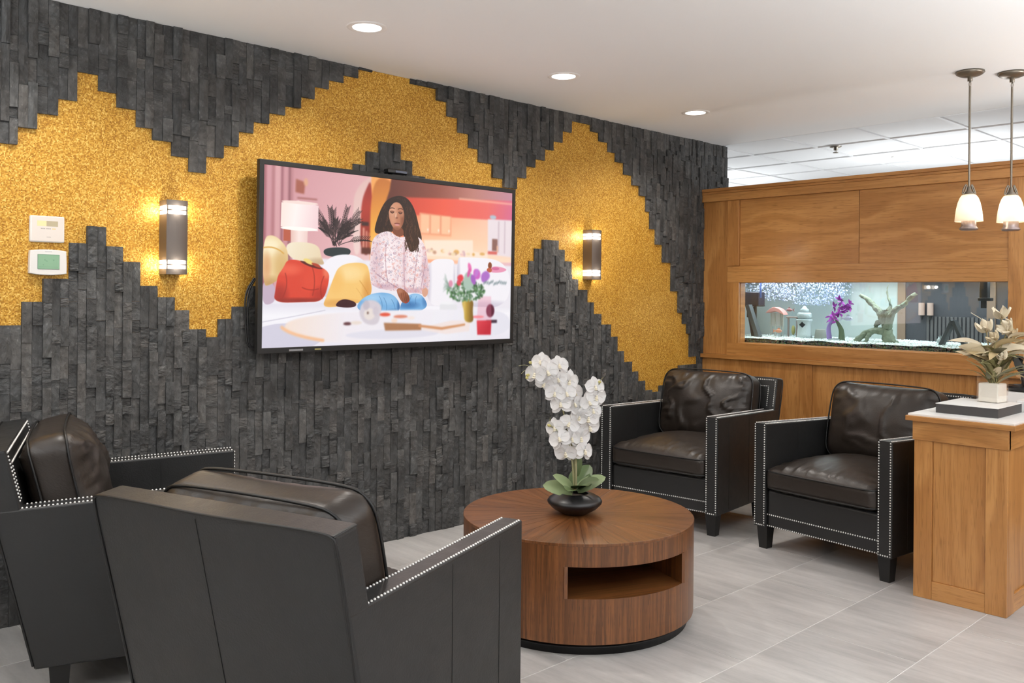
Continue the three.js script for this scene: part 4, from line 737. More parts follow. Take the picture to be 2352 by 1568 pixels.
{
  const t = thing('webcam', 'black webcam clipped on the top edge of the television', 'webcam', [2.765, 1.952, 0.085]);
  part('body', rbox(0.125, 0.026, 0.05, 0.008, 3), M.blackGloss, t, [0, 0.019, 0.004]);
  part('clip', rbox(0.06, 0.006, 0.045, 0.002), M.black, t, [0, 0.003, -0.004]);
  part('front_glass', rbox(0.075, 0.012, 0.003, 0.0014), std({ color: lin(0.08, 0.09, 0.13), roughness: 0.08 }), t, [0.02, 0.018, 0.0295]);
  part('cable_loop', tube([V(-0.06, 0.012, -0.005), V(-0.085, 0.02, -0.008), V(-0.098, 0.012, -0.01), V(-0.085, 0.002, -0.012), V(-0.06, 0.002, -0.015)], 0.0022, 24, 6), M.black, t);
}

// ---------------------------------------------------------------- two thermostats on the gold wall
{
  const cv = document.createElement('canvas'); cv.width = 512; cv.height = 430; const c = cv.getContext('2d');
  c.fillStyle = '#dcd3cb'; c.fillRect(0, 0, 512, 430); c.fillStyle = '#b3a78a'; c.fillRect(86, 70, 336, 96); c.fillStyle = '#eed9a4'; c.fillRect(86, 70, 150, 96);
  c.fillStyle = '#a59c94'; for (const [x, w] of [[146, 20], [170, 18], [192, 22], [232, 22], [258, 20], [282, 26]]) c.fillRect(x, 200, w, 15); c.fillStyle = '#dcc79a'; c.fillRect(326, 196, 60, 26);
  c.fillStyle = '#a89f98'; c.fillRect(238, 352, 70, 9);
  const map = new THREE.CanvasTexture(cv); map.colorSpace = THREE.SRGBColorSpace;
  const t = thing('thermostat', 'flat square white thermostat with narrow tan display and printed line', 'thermostat', [1.094, 1.577, 0.004]);
  part('body', rbox(0.128, 0.106, 0.024, 0.006, 3), M.whitePlastic, t, [0, 0, 0.012]);
  part('face_print', new THREE.PlaneGeometry(0.118, 0.098), std({ map, roughness: 0.5 }), t, [0, 0, 0.0243]);
}
{
  const cv = document.createElement('canvas'); cv.width = 480; cv.height = 350; const c = cv.getContext('2d');
  c.fillStyle = '#86ad8d'; c.fillRect(0, 0, 480, 350); c.strokeStyle = '#5d8168'; c.lineWidth = 10; c.strokeRect(0, 0, 480, 350);
  c.fillStyle = '#6a9074'; for (const [x, y, w, h] of [[150, 110, 14, 34], [170, 146, 40, 10], [188, 166, 30, 8], [330, 120, 40, 8], [344, 132, 18, 18], [112, 240, 18, 18], [30, 296, 420, 6]]) c.fillRect(x, y, w, h);
  const map = new THREE.CanvasTexture(cv); map.colorSpace = THREE.SRGBColorSpace;
  const t = thing('thermostat', 'white thermostat with bowed top and bottom edges and large green display', 'thermostat', [1.097, 1.444, 0.004]);
  const s = new THREE.Shape(), w = 0.069, h = 0.046; s.moveTo(-w, -h); s.quadraticCurveTo(0, -h - 0.014, w, -h); s.quadraticCurveTo(w + 0.001, 0, w - 0.002, h); s.quadraticCurveTo(0, h + 0.010, -w + 0.002, h); s.quadraticCurveTo(-w - 0.001, 0, -w, -h);
  part('body', new THREE.ExtrudeGeometry(s, { depth: 0.020, bevelEnabled: true, bevelSize: 0.003, bevelThickness: 0.004, bevelOffset: -0.003, bevelSegments: 3, curveSegments: 16 }), M.whitePlastic, t, [0, 0, 0.004]);
  part('display', rbox(0.082, 0.060, 0.002, 0.0008, 1), std({ color: lin(0.2, 0.3, 0.22), roughness: 0.4 }), t, [0, 0.001, 0.0285]);
  part('display_print', new THREE.PlaneGeometry(0.080, 0.058), std({ map, roughness: 0.35 }), t, [0, 0.001, 0.0297]);
  part('maker_mark', box(0.026, 0.003, 0.0006), std({ color: lin(0.5, 0.5, 0.5) }), t, [0, 0.042, 0.0283]);
}

// ---------------------------------------------------------------- aquarium in the partition
{
  const xa = 5.775, xb = 6.235, za = 0.10, zb = 2.30, y0 = 0.955, y1 = 1.475, zc = (za + zb) / 2, xc = (xa + xb) / 2;
  const t = thing('aquarium', 'long built-in aquarium with white gravel and driftwood in the oak partition', 'aquarium', [xc, y0, zc]);
  const W = zb - za, D = xb - xa, H = y1 - y0;
  const pane = phys({ color: lin(1, 1, 1), roughness: 0.02, transmission: 1, thickness: 0, ior: 1.5 });
  part('front_glass', box(0.004, H, W), pane, t, [-D / 2, H / 2, 0]);
  part('water', new THREE.PlaneGeometry(W - 0.02, H - 0.06).rotateY(-Math.PI / 2), phys({ color: lin(0.90, 0.97, 0.95), roughness: 0.02, transmission: 1, thickness: 0, ior: 1.05 }), t, [-D / 2 + 0.012, H / 2 - 0.02, 0]).userData.label = 'faintly green water';
  part('tank_floor', box(D, 0.01, W), M.black, t, [0, -0.005, 0]);
  const film = std({ color: lin(0.40, 0.46, 0.44), roughness: 0.7 }), dark = std({ color: lin(0.045, 0.046, 0.055), roughness: 0.6 });
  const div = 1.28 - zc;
  part('back_film', box(0.008, H, div + W / 2), film, t, [D / 2, H / 2, (div - W / 2) / 2]).userData.label = 'pale green backing film';
  part('back_board', box(0.008, H, W / 2 - div), dark, t, [D / 2, H / 2, (W / 2 + div) / 2]).userData.label = 'dark blue-grey board for the dim see-through view';  // dark board put in for the dim view through the tank
  part('end_panel', box(D, H, 0.008), std({ color: lin(0.55, 0.6, 0.58), roughness: 0.7 }), t, [0, H / 2, -W / 2]);
  part('end_panel', box(D, H, 0.008), std({ color: lin(0.22, 0.27, 0.36), roughness: 0.4 }), t, [0, H / 2, W / 2]);
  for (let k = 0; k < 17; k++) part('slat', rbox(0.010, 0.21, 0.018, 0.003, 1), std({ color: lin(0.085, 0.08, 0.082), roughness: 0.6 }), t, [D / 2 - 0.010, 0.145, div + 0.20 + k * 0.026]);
  for (const z of [0.02, 0.60, 0.74]) part('post', rbox(0.012, H, 0.055, 0.003, 1, 'y'), std({ color: lin(0.22, 0.145, 0.10), roughness: 0.6 }), t, [D / 2 - 0.009, H / 2, div + z]);
  for (const z of [0.165, 0.222]) { part('pendant_reflection', new THREE.CylinderGeometry(0.020, 0.020, 0.085, 16), std({ color: lin(0.36, 0.25, 0.21), emissive: lin(1, 0.72, 0.6), emissiveIntensity: 0.05, roughness: 0.6 }), t, [D / 2 - 0.03, 0.30, div + z]).userData.label = 'added peach cylinder for a pendant reflection'; part('pendant_reflection_foot', new THREE.CylinderGeometry(0.012, 0.006, 0.03, 12), M.black, t, [D / 2 - 0.03, 0.243, div + z]); }  // glowing cylinders stand in for pendant reflections in the glass
  // hood with a strip light
  part('hood', box(D + 0.02, 0.02, W), M.black, t, [0, H + 0.012, 0]);
  part('light_strip', box(0.16, 0.012, W - 0.2), std({ color: lin(0.8, 0.85, 0.9), emissive: lin(0.86, 0.95, 1), emissiveIntensity: 3, roughness: 0.5 }), t, [-0.02, H - 0.004, 0]);
  const a = new THREE.RectAreaLight(lin(0.88, 0.97, 1), 8.5, 0.16, W - 0.2); a.position.set(-0.02, H - 0.013, 0); a.rotation.x = -Math.PI / 2; a.name = 'tank_strip_light'; t.add(a);
  // gravel: dark bed under white grains
  const bed = new THREE.PlaneGeometry(D - 0.02, W - 0.02, 24, 110); bed.rotateX(-Math.PI / 2);
  { const p = bed.attributes.position; for (let i = 0; i < p.count; i++) p.setY(i, 0.066 + 0.014 * (p.getX(i) + D / 2) / D + 0.006 * n3(p.getX(i) * 9, p.getZ(i) * 5, 3)); bed.computeVertexNormals(); }
  const r = rng(401), grain = new THREE.IcosahedronGeometry(0.0052, 0);
  const g = new THREE.InstancedMesh(grain, std({ color: lin(0.80, 0.84, 0.83), roughness: 0.8 }), 5200); g.name = 'gravel'; g.userData = { kind: 'stuff', label: 'layer of white aquarium gravel', category: 'gravel' };
  const m = new THREE.Matrix4(), q = new THREE.Quaternion(), e = new THREE.Euler();
  for (let i = 0; i < 5200; i++) { const x = -D / 2 + 0.012 + (D - 0.03) * Math.pow(r(), 1.3), z = (r() - 0.5) * (W - 0.03), y = 0.066 + 0.014 * (x + D / 2) / D + 0.006 * n3(x * 9, z * 5, 3); q.setFromEuler(e.set(r() * 6, r() * 6, r() * 6)); const s = 0.6 + 0.7 * r(); m.compose(V(xc + x, y0 + y + 0.0015, zc + z), q, V(s, s * 0.8, s)); g.setMatrixAt(i, m); g.setColorAt(i, lin(...(r() < 0.08 ? [0.45, 0.48, 0.45] : [0.9 + 0.1 * r(), 0.95 + 0.05 * r(), 0.95 + 0.05 * r()]))); }
  scene.add(g);
  part('gravel_bed', bed, std({ color: lin(0.58, 0.62, 0.60), roughness: 0.9 }), t);
  const pebble = new THREE.InstancedMesh(new THREE.IcosahedronGeometry(0.0075, 0), std({ color: lin(0.10, 0.11, 0.09), roughness: 0.8 }), 2600); pebble.name = 'dark_gravel'; pebble.userData = { kind: 'stuff', label: 'dark gravel layer under the white gravel', category: 'gravel' };
  for (let i = 0; i < 2600; i++) { q.setFromEuler(e.set(r() * 6, r() * 6, r() * 6)); const s = 0.6 + 0.7 * r(); m.compose(V(xa + 0.010 + 0.012 * r(), y0 + 0.006 + 0.050 * r(), za + 0.02 + r() * (W - 0.04)), q, V(s, s, s)); pebble.setMatrixAt(i, m); pebble.setColorAt(i, lin(0.5 + 0.9 * r(), 0.5 + 0.9 * r(), 0.4 + 0.7 * r())); }
  scene.add(pebble);
  // air bubbles near the surface
  const bub = new THREE.InstancedMesh(new THREE.SphereGeometry(0.0042, 8, 6), phys({ color: lin(0.80, 0.84, 0.95), roughness: 0.15, transmission: 0.6, thickness: 0, ior: 1.3 }), 2000); bub.name = 'air_bubbles'; bub.userData = { kind: 'stuff', label: 'cloud of fine white air bubbles under the water surface', category: 'bubbles' };
  for (let i = 0; i < 2000; i++) { const k = Math.pow(r(), 0.8), z = 0.16 + 0.80 * k + 0.12 * (r() - 0.5), top = 1.445, low = z < 0.55 ? 1.295 + 0.03 * r() : 1.27 + 0.10 * Math.max(0, (z - 0.8) / 0.25); const y = top - (top - low) * Math.pow(r(), 1.15); const s = 0.5 + 1.1 * r(); m.compose(V(6.06 + 0.13 * r(), y, z - 0.03), q.identity(), V(s, s, s)); bub.setMatrixAt(i, m); }
  scene.add(bub);

  // ---- ornaments and fish
  const GY = y0 + 0.068;
  const wood = std({ color: lin(0.21, 0.245, 0.175), roughness: 0.85, bumpMap: stoneBump, bumpScale: 0.008 });
  { // driftwood
    const o = thing('driftwood', 'pale green-grey forked driftwood on the aquarium gravel', 'driftwood', [5.97, GY, 1.30]);
    const rough = (gm, k) => { const p = gm.attributes.position; for (let i = 0; i < p.count; i++) { const s = 1 + 0; const d = 0.006 * n3(p.getX(i) * 40, p.getY(i) * 26, p.getZ(i) * 40 + k); p.setXYZ(i, p.getX(i) + d, p.getY(i), p.getZ(i) + d); } gm.computeVertexNormals(); return gm; };
    const br = (name, pts, rad, k) => part(name, rough(taperTube(pts.map(([z, y, x]) => V(x ?? 0, y, z)), rad, 36, 10), k), wood, o);
    br('trunk', [[0.03, -0.02], [0.015, 0.05], [0.0, 0.12, 0.01], [-0.005, 0.18], [0.0, 0.22, -0.01]], [0.052, 0.038, 0.034, 0.028, 0.02], 1);
    br('branch', [[0.0, 0.13], [-0.03, 0.19], [-0.06, 0.225, 0.01], [-0.10, 0.26, 0.02], [-0.14, 0.30, 0.01], [-0.185, 0.325, 0]], [0.028, 0.026, 0.021, 0.018, 0.014, 0.011], 2);
    br('branch', [[0.015, 0.10, -0.01], [0.045, 0.18, -0.02], [0.085, 0.235, -0.02], [0.13, 0.26, -0.02], [0.17, 0.31, -0.01], [0.20, 0.335, 0]], [0.026, 0.024, 0.018, 0.017, 0.013, 0.012], 3);
    br('branch', [[0.01, 0.15], [0.01, 0.21, 0.02], [0.02, 0.27, 0.03], [-0.005, 0.33, 0.03], [0.005, 0.40, 0.03]], [0.02, 0.014, 0.008, 0.006, 0.004], 4);
    br('root', [[0.0, 0.075], [-0.06, 0.082, -0.02], [-0.11, 0.07, -0.03], [-0.155, 0.035, -0.04], [-0.185, 0.0, -0.04]], [0.03, 0.022, 0.018, 0.02, 0.022], 5);
    br('root', [[-0.085, 0.075, -0.02], [-0.10, 0.04, -0.05], [-0.115, 0.0, -0.06]], [0.014, 0.012, 0.012], 6);
    br('root', [[0.03, 0.03], [0.07, 0.01, -0.03], [0.12, -0.005, -0.05]], [0.03, 0.02, 0.008], 7);
    br('knot', [[-0.07, 0.10, 0.0], [-0.055, 0.135], [-0.02, 0.145], [0.0, 0.13]], [0.012, 0.016, 0.018, 0.014], 8);
  }
  { // purple plant
    const o = thing('aquarium_plant', 'bright purple artificial plant on a green stem in the aquarium', 'plant', [5.96, GY, 0.95]), pr = rng(411);
    part('base', new THREE.SphereGeometry(0.05, 16, 10).scale(0.8, 0.25, 1.2), std({ color: lin(0.25, 0.29, 0.30), roughness: 0.8 }), o, [0, 0.005, 0.0]);
    part('stem', taperTube([V(0, 0, -0.045), V(0, 0.10, -0.05), V(0, 0.15, -0.02)], [0.020, 0.016, 0.01], 14, 8), std({ color: lin(0.30, 0.20, 0.50), roughness: 0.7 }), o).userData.label = 'lilac stem';
    part('arch', taperTube([V(0, 0, 0.045), V(0.01, 0.08, 0.035), V(0, 0.15, 0.0)], [0.024, 0.018, 0.008], 14, 8), std({ color: lin(0.10, 0.14, 0.08), roughness: 0.8 }), o).userData.label = 'dark green stem';
    const pm = [std({ color: lin(0.55, 0.10, 0.62), roughness: 0.6, side: THREE.DoubleSide }), std({ color: lin(0.28, 0.03, 0.33), roughness: 0.6, side: THREE.DoubleSide })], lg = leafGeo(0.036, 0.016, { curl: 0.4, nx: 2, ny: 4 });
    const path = new THREE.CatmullRomCurve3([V(0, 0.14, -0.03), V(0, 0.175, 0.0), V(0, 0.195, 0.04), V(0, 0.235, 0.075), V(0, 0.255, 0.095)]);
    for (let k = 0; k < 70; k++) { const s = pr(), c = path.getPoint(s); part('leaf', lg, pm[s > 0.4 ? (pr() < 0.7 ? 1 : 0) : 0], o, [c.x + (pr() - 0.5) * 0.03, c.y + (pr() - 0.5) * 0.03, c.z + (pr() - 0.5) * 0.04], [pr() * 6, pr() * 6, pr() * 6]); }
    for (const [y, z] of [[0.285, 0.02], [0.27, 0.035], [0.235, -0.02]]) for (let k = 0; k < 6; k++) part('leaf', lg, pm[1], o, [0, y + 0.01 * pr(), z + 0.01 * pr()], [pr() * 6, pr() * 6, pr() * 6]);
  }
  const grey = std({ color: lin(0.46, 0.52, 0.53), roughness: 0.8, bumpMap: stoneBump, bumpScale: 0.004 });
  { const o = thing('stone_ornament', 'grey stone ornament with a round cap and dark doorway in the aquarium', 'ornament', [6.02, GY, 0.68]);
    part('body', lathe([[0, 0], [0.058, 0], [0.052, 0.03], [0.047, 0.09], [0.052, 0.128], [0.060, 0.136], [0.056, 0.144], [0, 0.146]], 20), grey, o);
    part('cap', lathe([[0, 0.144], [0.044, 0.146], [0.052, 0.165], [0.05, 0.186], [0.042, 0.192], [0, 0.193]], 24), grey, o);
    part('finial', lathe([[0, 0.19], [0.028, 0.192], [0.03, 0.215], [0.018, 0.225], [0.008, 0.24], [0, 0.242]], 16), grey, o);
    part('doorway', rbox(0.012, 0.032, 0.032, 0.003), M.black, o, [-0.046, 0.105, 0.008], [0.8, 0.3, 0]).userData.label = 'dark opening'; }
  { const o = thing('planter_ornament', 'plain tapered grey cup ornament standing in the aquarium gravel', 'ornament', [6.05, GY, 0.79]);
    part('cup', lathe([[0, 0], [0.046, 0], [0.034, 0.072], [0.030, 0.074], [0, 0.074]], 22), std({ color: lin(0.30, 0.31, 0.28), roughness: 0.8 }), o); }
  { const o = thing('pavilion_ornament', 'small pavilion ornament with pink arched roof in the aquarium', 'ornament', [6.05, GY, 0.44]);
    const sh = new THREE.Shape(); sh.moveTo(-0.075, 0); sh.quadraticCurveTo(-0.03, 0.045, 0.0, 0.04); sh.quadraticCurveTo(0.05, 0.03, 0.07, -0.01); sh.quadraticCurveTo(0.03, 0.01, 0, 0.015); sh.quadraticCurveTo(-0.04, 0.01, -0.075, 0);
    const g2 = new THREE.ExtrudeGeometry(sh, { depth: 0.06, bevelEnabled: true, bevelSize: 0.003, bevelThickness: 0.003, bevelSegments: 2 }); g2.rotateY(-Math.PI / 2);
    part('roof', g2, std({ color: lin(0.62, 0.28, 0.26), roughness: 0.7 }), o, [0.03, 0.185, 0]);
    for (const z of [-0.05, -0.015, 0.03, 0.05]) part('post', new THREE.CylinderGeometry(0.004, 0.005, 0.185, 8), std({ color: lin(0.42, 0.44, 0.40), roughness: 0.8 }), o, [0, 0.092, z]);
    part('wall_board', rbox(0.008, 0.10, 0.10, 0.002), std({ color: lin(0.62, 0.63, 0.62), roughness: 0.8 }), o, [0.01, 0.135, 0]); }
  { const o = thing('shelf_ornament', 'small brown post-and-beam ornament in the aquarium', 'ornament', [6.06, GY, 0.565]);
    const b = std({ color: lin(0.28, 0.22, 0.20), roughness: 0.8 });
    for (const z of [-0.035, 0.035]) part('post', rbox(0.012, 0.15, 0.012, 0.002), b, o, [0, 0.075, z]);
    part('beam', rbox(0.02, 0.012, 0.10, 0.003), b, o, [0, 0.155, 0]);
    part('bulb', new THREE.SphereGeometry(0.014, 12, 8).scale(1, 2.6, 1), std({ color: lin(0.36, 0.34, 0.12), roughness: 0.6 }), o, [0, 0.06, 0.005]); }
  { const o = thing('slate_slab', 'dark slate slab leaning in the aquarium beside the filter', 'slate', [5.93, GY - 0.005, 0.36]);
    const s = std({ color: lin(0.07, 0.09, 0.10), roughness: 0.6 });
    part('slab', rbox(0.05, 0.26, 0.035, 0.004), s, o, [0, 0.125, -0.045], [-0.36, 0, 0]); part('prop', rbox(0.04, 0.2, 0.02, 0.004), std({ color: lin(0.025, 0.03, 0.035), roughness: 0.6 }), o, [0.03, 0.098, -0.08], [-0.2, 0, 0]); }
  { const o = thing('aquarium_filter', 'black filter box hung inside the aquarium by the pavilion', 'filter', [6.02, 1.245, 0.265]);
    part('box', rbox(0.09, 0.11, 0.13, 0.008), std({ color: lin(0.015, 0.015, 0.03), roughness: 0.5 }), o, [0, 0.065, 0]);
    part('intake', new THREE.CylinderGeometry(0.012, 0.012, 0.1, 12), M.black, o, [-0.02, -0.035, 0.02]);
    part('bracket', rbox(0.02, 0.006, 0.06, 0.002), M.black, o, [-0.04, 0.015, 0.08]);
    part('hanger', box(0.006, 0.13, 0.012), std({ color: lin(0.05, 0.09, 0.25), roughness: 0.5 }), o, [-0.03, 0.14, 0.07]);
    part('foam', rbox(0.06, 0.08, 0.04, 0.006), std({ color: lin(0.05, 0.05, 0.05), roughness: 0.9 }), o, [0, -0.035, -0.03]); }
  { const o = thing('heater_unit', 'black stepped heater unit hanging at the far end of the aquarium', 'heater', [5.95, 1.27, 1.93]);
    part('head', rbox(0.05, 0.13, 0.05, 0.006), M.black, o, [0, 0.11, 0]); part('collar', rbox(0.055, 0.02, 0.075, 0.004), M.black, o, [0, 0.055, 0.005]); part('probe', rbox(0.02, 0.05, 0.03, 0.003), M.black, o, [0, 0.025, -0.005]); }
  { const o = thing('tent_ornament', 'dark folded slate ornament shaped like a tent in the aquarium', 'ornament', [5.90, GY, 1.76]);
    const s = std({ color: lin(0.05, 0.055, 0.06), roughness: 0.6 });
    part('slab', rbox(0.06, 0.19, 0.022, 0.003), s, o, [0, 0.08, -0.035], [0.42, 0, 0]); part('slab', rbox(0.06, 0.19, 0.022, 0.003), s, o, [0, 0.08, 0.045], [-0.42, 0, 0]); }
  { const o = thing('spiky_ornament', 'small pale spiky ball ornament on the aquarium gravel', 'ornament', [5.97, GY + 0.03, 1.655]), pr = rng(421);
    part('core', new THREE.IcosahedronGeometry(0.02, 1), grey, o); for (let k = 0; k < 14; k++) { const d = V(pr() - 0.5, pr() - 0.4, pr() - 0.5).normalize(); const c = part('spike', new THREE.ConeGeometry(0.005, 0.036, 6), grey, o, d.clone().multiplyScalar(0.03).toArray()); c.quaternion.setFromUnitVectors(V(0, 1, 0), d); } }
  const fishAt = (label, x, y, z, L, col, dir) => {
    const o = thing('fish', label, 'fish', [x, y, z], dir > 0 ? 0 : Math.PI), fm = std({ color: col, roughness: 0.4, side: THREE.DoubleSide });
    part('body', new THREE.SphereGeometry(0.5, 18, 12).scale(L * 0.22, L * 0.36, L * 0.8), fm, o);
    const tail = new THREE.Shape(); tail.moveTo(0, 0); tail.lineTo(L * 0.34, L * 0.22); tail.lineTo(L * 0.24, 0); tail.lineTo(L * 0.34, -L * 0.22); tail.closePath();
    const tg = new THREE.ExtrudeGeometry(tail, { depth: 0.0012, bevelEnabled: false }); tg.rotateY(Math.PI / 2); part('tail', tg, fm, o, [0, 0, -L * 0.36]);
    const fin = leafGeo(L * 0.22, L * 0.3, { nx: 2, ny: 3, curl: 0 }); fin.rotateY(Math.PI / 2); part('fin', fin, fm, o, [0, L * 0.14, 0]);
    for (const s of [-1, 1]) part('eye', new THREE.SphereGeometry(L * 0.035, 8, 6), M.black, o, [s * L * 0.085, L * 0.05, L * 0.27]);
  };
  fishAt('lavender white fish swimming beside the purple plant', 5.95, 1.182, 1.045, 0.085, lin(0.62, 0.64, 0.85), 1);
  fishAt('small dark red fish above the post-and-beam ornament', 5.99, 1.233, 0.575, 0.062, lin(0.36, 0.16, 0.18), -1);
  fishAt('orange fish low over the gravel by the pavilion', 5.97, 1.075, 0.50, 0.07, lin(0.62, 0.26, 0.16), 1);
}

// ---------------------------------------------------------------- oak counter and what stands on it
{
  const x0 = 4.03, x1 = 5.30, z0 = 2.280, z1 = 2.662, H = 0.785;
  const t = thing('reception_counter', 'honey oak counter with framed panels and white top', 'counter', [x0, 0, (z0 + z1) / 2]);
  const L = x1 - x0, W = z1 - z0;
  part('carcass', at(box(L - 0.03, H - 0.01, W - 0.03, 'y'), L / 2, (H - 0.01) / 2, 0), M.oak, t);
  const b = (name, w, h, d, x, y, z, grain, mat = M.oak) => part(name, rbox(w, h, d, 0.002, 1, grain), mat, t, [x, y, z]);
  // end face towards the table
  b('stile', 0.02, H - 0.085, 0.078, 0.01, (H - 0.085) / 2, -W / 2 + 0.039, 'y'); b('stile', 0.02, H - 0.085, 0.085, 0.01, (H - 0.085) / 2, W / 2 - 0.0425, 'y');
  b('rail', 0.018, 0.08, W - 0.163, 0.011, 0.04, -0.0035, 'z');
  b('end_panel', 0.010, H - 0.165, W - 0.163, 0.016, 0.08 + (H - 0.165) / 2, -0.0035, 'y', M.oak);
  b('apron', 0.026, 0.086, W + 0.012, 0.007, H - 0.043, 0, 'z');
  // long face towards the room
  b('stile', 0.075, H - 0.085, 0.02, 0.0575, (H - 0.085) / 2, W / 2 - 0.010, 'y'); b('stile', 0.085, H - 0.085, 0.02, 0.70, (H - 0.085) / 2, W / 2 - 0.01, 'y'); b('stile', 0.085, H - 0.085, 0.02, L - 0.04, (H - 0.085) / 2, W / 2 - 0.01, 'y');
  b('rail', L, 0.08, 0.018, L / 2, 0.04, W / 2 - 0.011, 'x'); b('side_panel', L - 0.05, H - 0.165, 0.010, L / 2, 0.08 + (H - 0.165) / 2, W / 2 - 0.016, 'y', M.oak);
  b('apron', L, 0.086, 0.026, L / 2, H - 0.043, W / 2 - 0.007, 'x');
  b('top_edge', L + 0.08, 0.022, W + 0.065, L / 2 + 0.005, H + 0.011, 0.006, 'z');
  const c = b('worktop', L + 0.062, 0.010, W + 0.052, L / 2 + 0.008, H + 0.0265, 0.006, 'x', M.laminate); c.userData.label = 'white laminate top';
}
const CT = 0.8165;
{
  const t = thing('box_file', 'flat black box with white top lying on the counter under the vase', 'box', [4.275, CT, 2.466]);
  part('tray', rbox(0.31, 0.040, 0.258, 0.0015), std({ color: lin(0.048, 0.045, 0.045), roughness: 0.55 }), t, [0, 0.020, 0]);
  part('lid', rbox(0.312, 0.003, 0.26, 0.001), M.laminate, t, [0, 0.0415, 0]).userData.label = 'white top sheet';
}
M.glassPane = phys({ color: lin(1, 1, 1), roughness: 0.02, transmission: 1, thickness: 0, ior: 1.45 });
const dry = [lin(0.66, 0.56, 0.38), lin(0.74, 0.66, 0.50), lin(0.50, 0.38, 0.20), lin(0.30, 0.28, 0.13), lin(0.20, 0.19, 0.12)].map((c) => std({ color: c, roughness: 0.8, side: THREE.DoubleSide }));
{
  const r = rng(501), y0 = CT + 0.0435, S = 0.094, Hh = 0.132;
  const t = thing('flower_vase', 'square glass vase of dried cream flowers and leaves on the black box', 'vase', [4.362, y0, 2.494], -0.12);
  for (const [x, z, w, d] of [[0, S / 2, S, 0.003], [0, -S / 2, S, 0.003], [S / 2, 0, 0.003, S], [-S / 2, 0, 0.003, S]]) part('glass_side', box(w, Hh, d), M.glassPane, t, [x, Hh / 2, z]);
  part('filler', rbox(S - 0.006, 0.085, S - 0.006, 0.006, 3), std({ color: lin(0.82, 0.78, 0.69), roughness: 0.85, bumpMap: stoneBump, bumpScale: 0.004 }), t, [0, 0.0435, 0]).userData.label = 'creamy white filler';
  part('glass_base', box(S, 0.003, S), M.glassPane, t, [0, 0.0016, 0]);
  const big = leafGeo(0.15, 0.050, { curl: 0.55, fold: 0.3, tip: 0.75, wave: 0.05 }), mid = leafGeo(0.11, 0.036, { curl: 0.7, fold: 0.3 }), blade = leafGeo(0.16, 0.013, { curl: 0.6, fold: 0.5 }), pet = leafGeo(0.05, 0.034, { curl: 0.1, cup: 0.5, fold: 0.1, tip: 0.7, nx: 4, ny: 6 });
  const stemTo = (p, m = dry[3]) => part('stem', tube([V((r() - 0.5) * 0.04, 0.07, (r() - 0.5) * 0.04), V(p.x * 0.35, 0.07 + (p.y - 0.07) * 0.55, p.z * 0.35), p], 0.0018, 14, 5), m, t);
  // local axes: a = across as one faces the counter end, up, c = towards the room
  const dirA = V(Math.cos(0.76 + 0.12), 0, Math.sin(0.76 + 0.12)), dirC = V(-Math.sin(0.88), 0, Math.cos(0.88));
  const at3 = (a, y, c) => dirA.clone().multiplyScalar(a).addScaledVector(dirC, c).setY(y);
  const flower = (a, y, c, s, m) => { const p = at3(a, y, c); stemTo(p); const f = part('flower', new THREE.SphereGeometry(0.008 * s, 10, 8), dry[2], t, p.toArray(), [-0.5 + r() * 0.6, -0.7 + r() * 0.6, r()]); for (let k = 0; k < 6; k++) { const q = part('petal', pet, dry[m], f, [0, 0, 0], [0, k * Math.PI / 3, 0]); q.scale.setScalar(s); q.rotateX(0.55 + 0.25 * (k % 2)); } };
  flower(-0.035, 0.325, 0.02, 1.15, 1); flower(0.035, 0.385, 0.0, 1.2, 1); flower(0.055, 0.325, 0.02, 1.1, 1); flower(0.0, 0.285, 0.04, 0.9, 0); flower(0.09, 0.30, -0.02, 0.8, 0); flower(0.03, 0.20, 0.045, 0.75, 1); flower(0.075, 0.345, -0.03, 0.8, 1);
  const leaf = (g, a, y, c, az, lean, m, s = 1) => { const o = part('leaf', g, dry[m], t, at3(a, y, c).toArray()); o.rotation.set(0, 0, 0); o.rotateY(-0.88 + az); o.rotateX(lean); o.rotateY((r() - 0.5) * 2.4); o.scale.setScalar(s); };
  leaf(big, -0.04, 0.22, 0.03, -1.5 + Math.PI, -1.05, 0, 1.0); leaf(big, -0.045, 0.245, 0.01, -1.7 + Math.PI, -0.9, 1, 0.95);
  for (let k = 0; k < 8; k++) leaf(big, -0.03 + 0.012 * k, 0.12 + 0.05 * r(), 0.02 * (r() - 0.5), k < 4 ? -1.6 + 0.3 * k + Math.PI : 1.0 + 0.25 * k + Math.PI, -(0.3 + 0.5 * r()), [2, 3, 0][k % 3], 0.9 + 0.3 * r());
  for (let k = 0; k < 10; k++) leaf(big, (r() - 0.5) * 0.06, 0.14 + 0.10 * r(), (r() - 0.5) * 0.04, k < 5 ? 1.3 + Math.PI + 0.6 * (r() - 0.5) : -1.4 + Math.PI + 0.6 * (r() - 0.5), -(0.5 + 0.6 * r()), [0, 2, 1, 3, 0][k % 5], 0.75 + 0.35 * r());
  for (let k = 0; k < 22; k++) leaf(mid, (r() - 0.5) * 0.05, 0.09 + 0.16 * r(), (r() - 0.5) * 0.05, r() * 6.28, -(0.15 + 0.9 * r()), [3, 4, 2, 0, 3][k % 5], 0.8 + 0.4 * r());
  for (let k = 0; k < 12; k++) leaf(blade, (r() - 0.5) * 0.03, 0.075, (r() - 0.5) * 0.03, r() * 6.28, -(0.2 + 0.5 * r()), [3, 4, 3][k % 3], 0.8 + 0.4 * r());
  for (let k = 0; k < 6; k++) leaf(mid, 0.06 + 0.03 * r(), 0.2 + 0.1 * r(), 0, 1.6 + Math.PI + 0.5 * (r() - 0.5), -(0.7 + 0.4 * r()), [0, 1, 2][k % 3]);
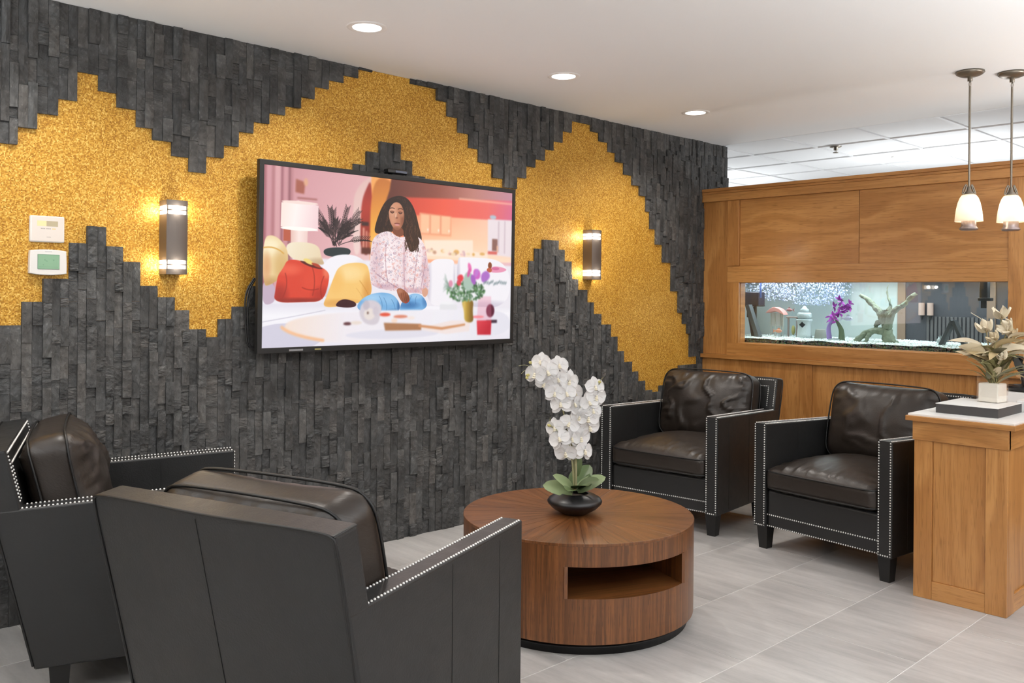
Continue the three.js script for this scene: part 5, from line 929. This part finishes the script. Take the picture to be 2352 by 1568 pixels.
  for (const [a, y] of [[-0.045, 0.37], [0.10, 0.30], [0.12, 0.27]]) { const s = a < 0 ? -1 : 1; part('tendril', tube([at3(a * 0.4, 0.22, 0), at3(a * 0.7, y - 0.03, 0.01), at3(a, y, 0.01), at3(a + s * 0.05, y + (s < 0 ? 0.035 : 0.005), 0.01)], 0.0016, 18, 5), dry[1], t); }
}
{
  const t = thing('card_box', 'plain white carton at the edge of the counter beside the black box', 'box', [4.535, CT, 2.615]);
  part('carton', rbox(0.20, 0.052, 0.09, 0.004), M.laminate, t, [0, 0.026, 0]); part('flap', rbox(0.196, 0.0015, 0.086, 0.0005), M.whitePlastic, t, [0, 0.0528, 0]);
}
{
  const t = thing('display_block', 'white block carrying a black dish of dried twigs on the counter', 'block', [4.80, CT, 2.50]);
  part('block', rbox(0.24, 0.062, 0.16, 0.002), M.laminate, t, [0, 0.031, 0]);
}
{
  const r = rng(521), t = thing('twig_arrangement', 'dark twigs and peach dried blossoms in a black dish on the white block', 'dried flowers', [4.80, CT + 0.062, 2.50]);
  part('dish', lathe([[0, 0], [0.07, 0], [0.082, 0.014], [0.085, 0.028], [0.078, 0.028], [0.07, 0.012], [0, 0.010]], 36), M.blackGloss, t);
  const bark = std({ color: lin(0.03, 0.022, 0.02), roughness: 0.8 }), peach = std({ color: lin(0.72, 0.45, 0.24), roughness: 0.8, side: THREE.DoubleSide });
  for (let k = 0; k < 5; k++) part('twig', taperTube([V((r() - 0.5) * 0.06, 0.012, (r() - 0.5) * 0.06), V(-0.05 + 0.06 * r(), 0.06, 0.02 * (r() - 0.5)), V(-0.06 + 0.1 * r(), 0.10 + 0.05 * r(), 0.06 * (r() - 0.5))], [0.009, 0.007, 0.004], 12, 7), bark, t);
  const lg = leafGeo(0.09, 0.035, { curl: 0.5, wave: 0.06 }), pg = leafGeo(0.045, 0.03, { curl: 0.3, cup: 0.4, nx: 3, ny: 5 });
  for (let k = 0; k < 4; k++) { const o = part('leaf', lg, std({ color: lin(0.035, 0.035, 0.03), roughness: 0.7, side: THREE.DoubleSide }), t, [-0.03 + 0.02 * k, 0.09 + 0.02 * k, 0]); o.rotation.set(-0.9, k * 1.3 + 2.2, 0.3); }
  for (let k = 0; k < 18; k++) { const o = part('blossom', pg, k % 3 ? peach : dry[1], t, [0.0 + 0.09 * r(), 0.05 + 0.17 * r(), (r() - 0.5) * 0.05]); o.rotation.set(r() * 6, r() * 6, r() * 6); }
}

// ---------------------------------------------------------------- shadows for every mesh, then hand the scene over
scene.traverse((o) => { if (o.isMesh || o.isInstancedMesh) { o.castShadow = true; o.receiveShadow = true; } });
renderer.render(scene, camera);
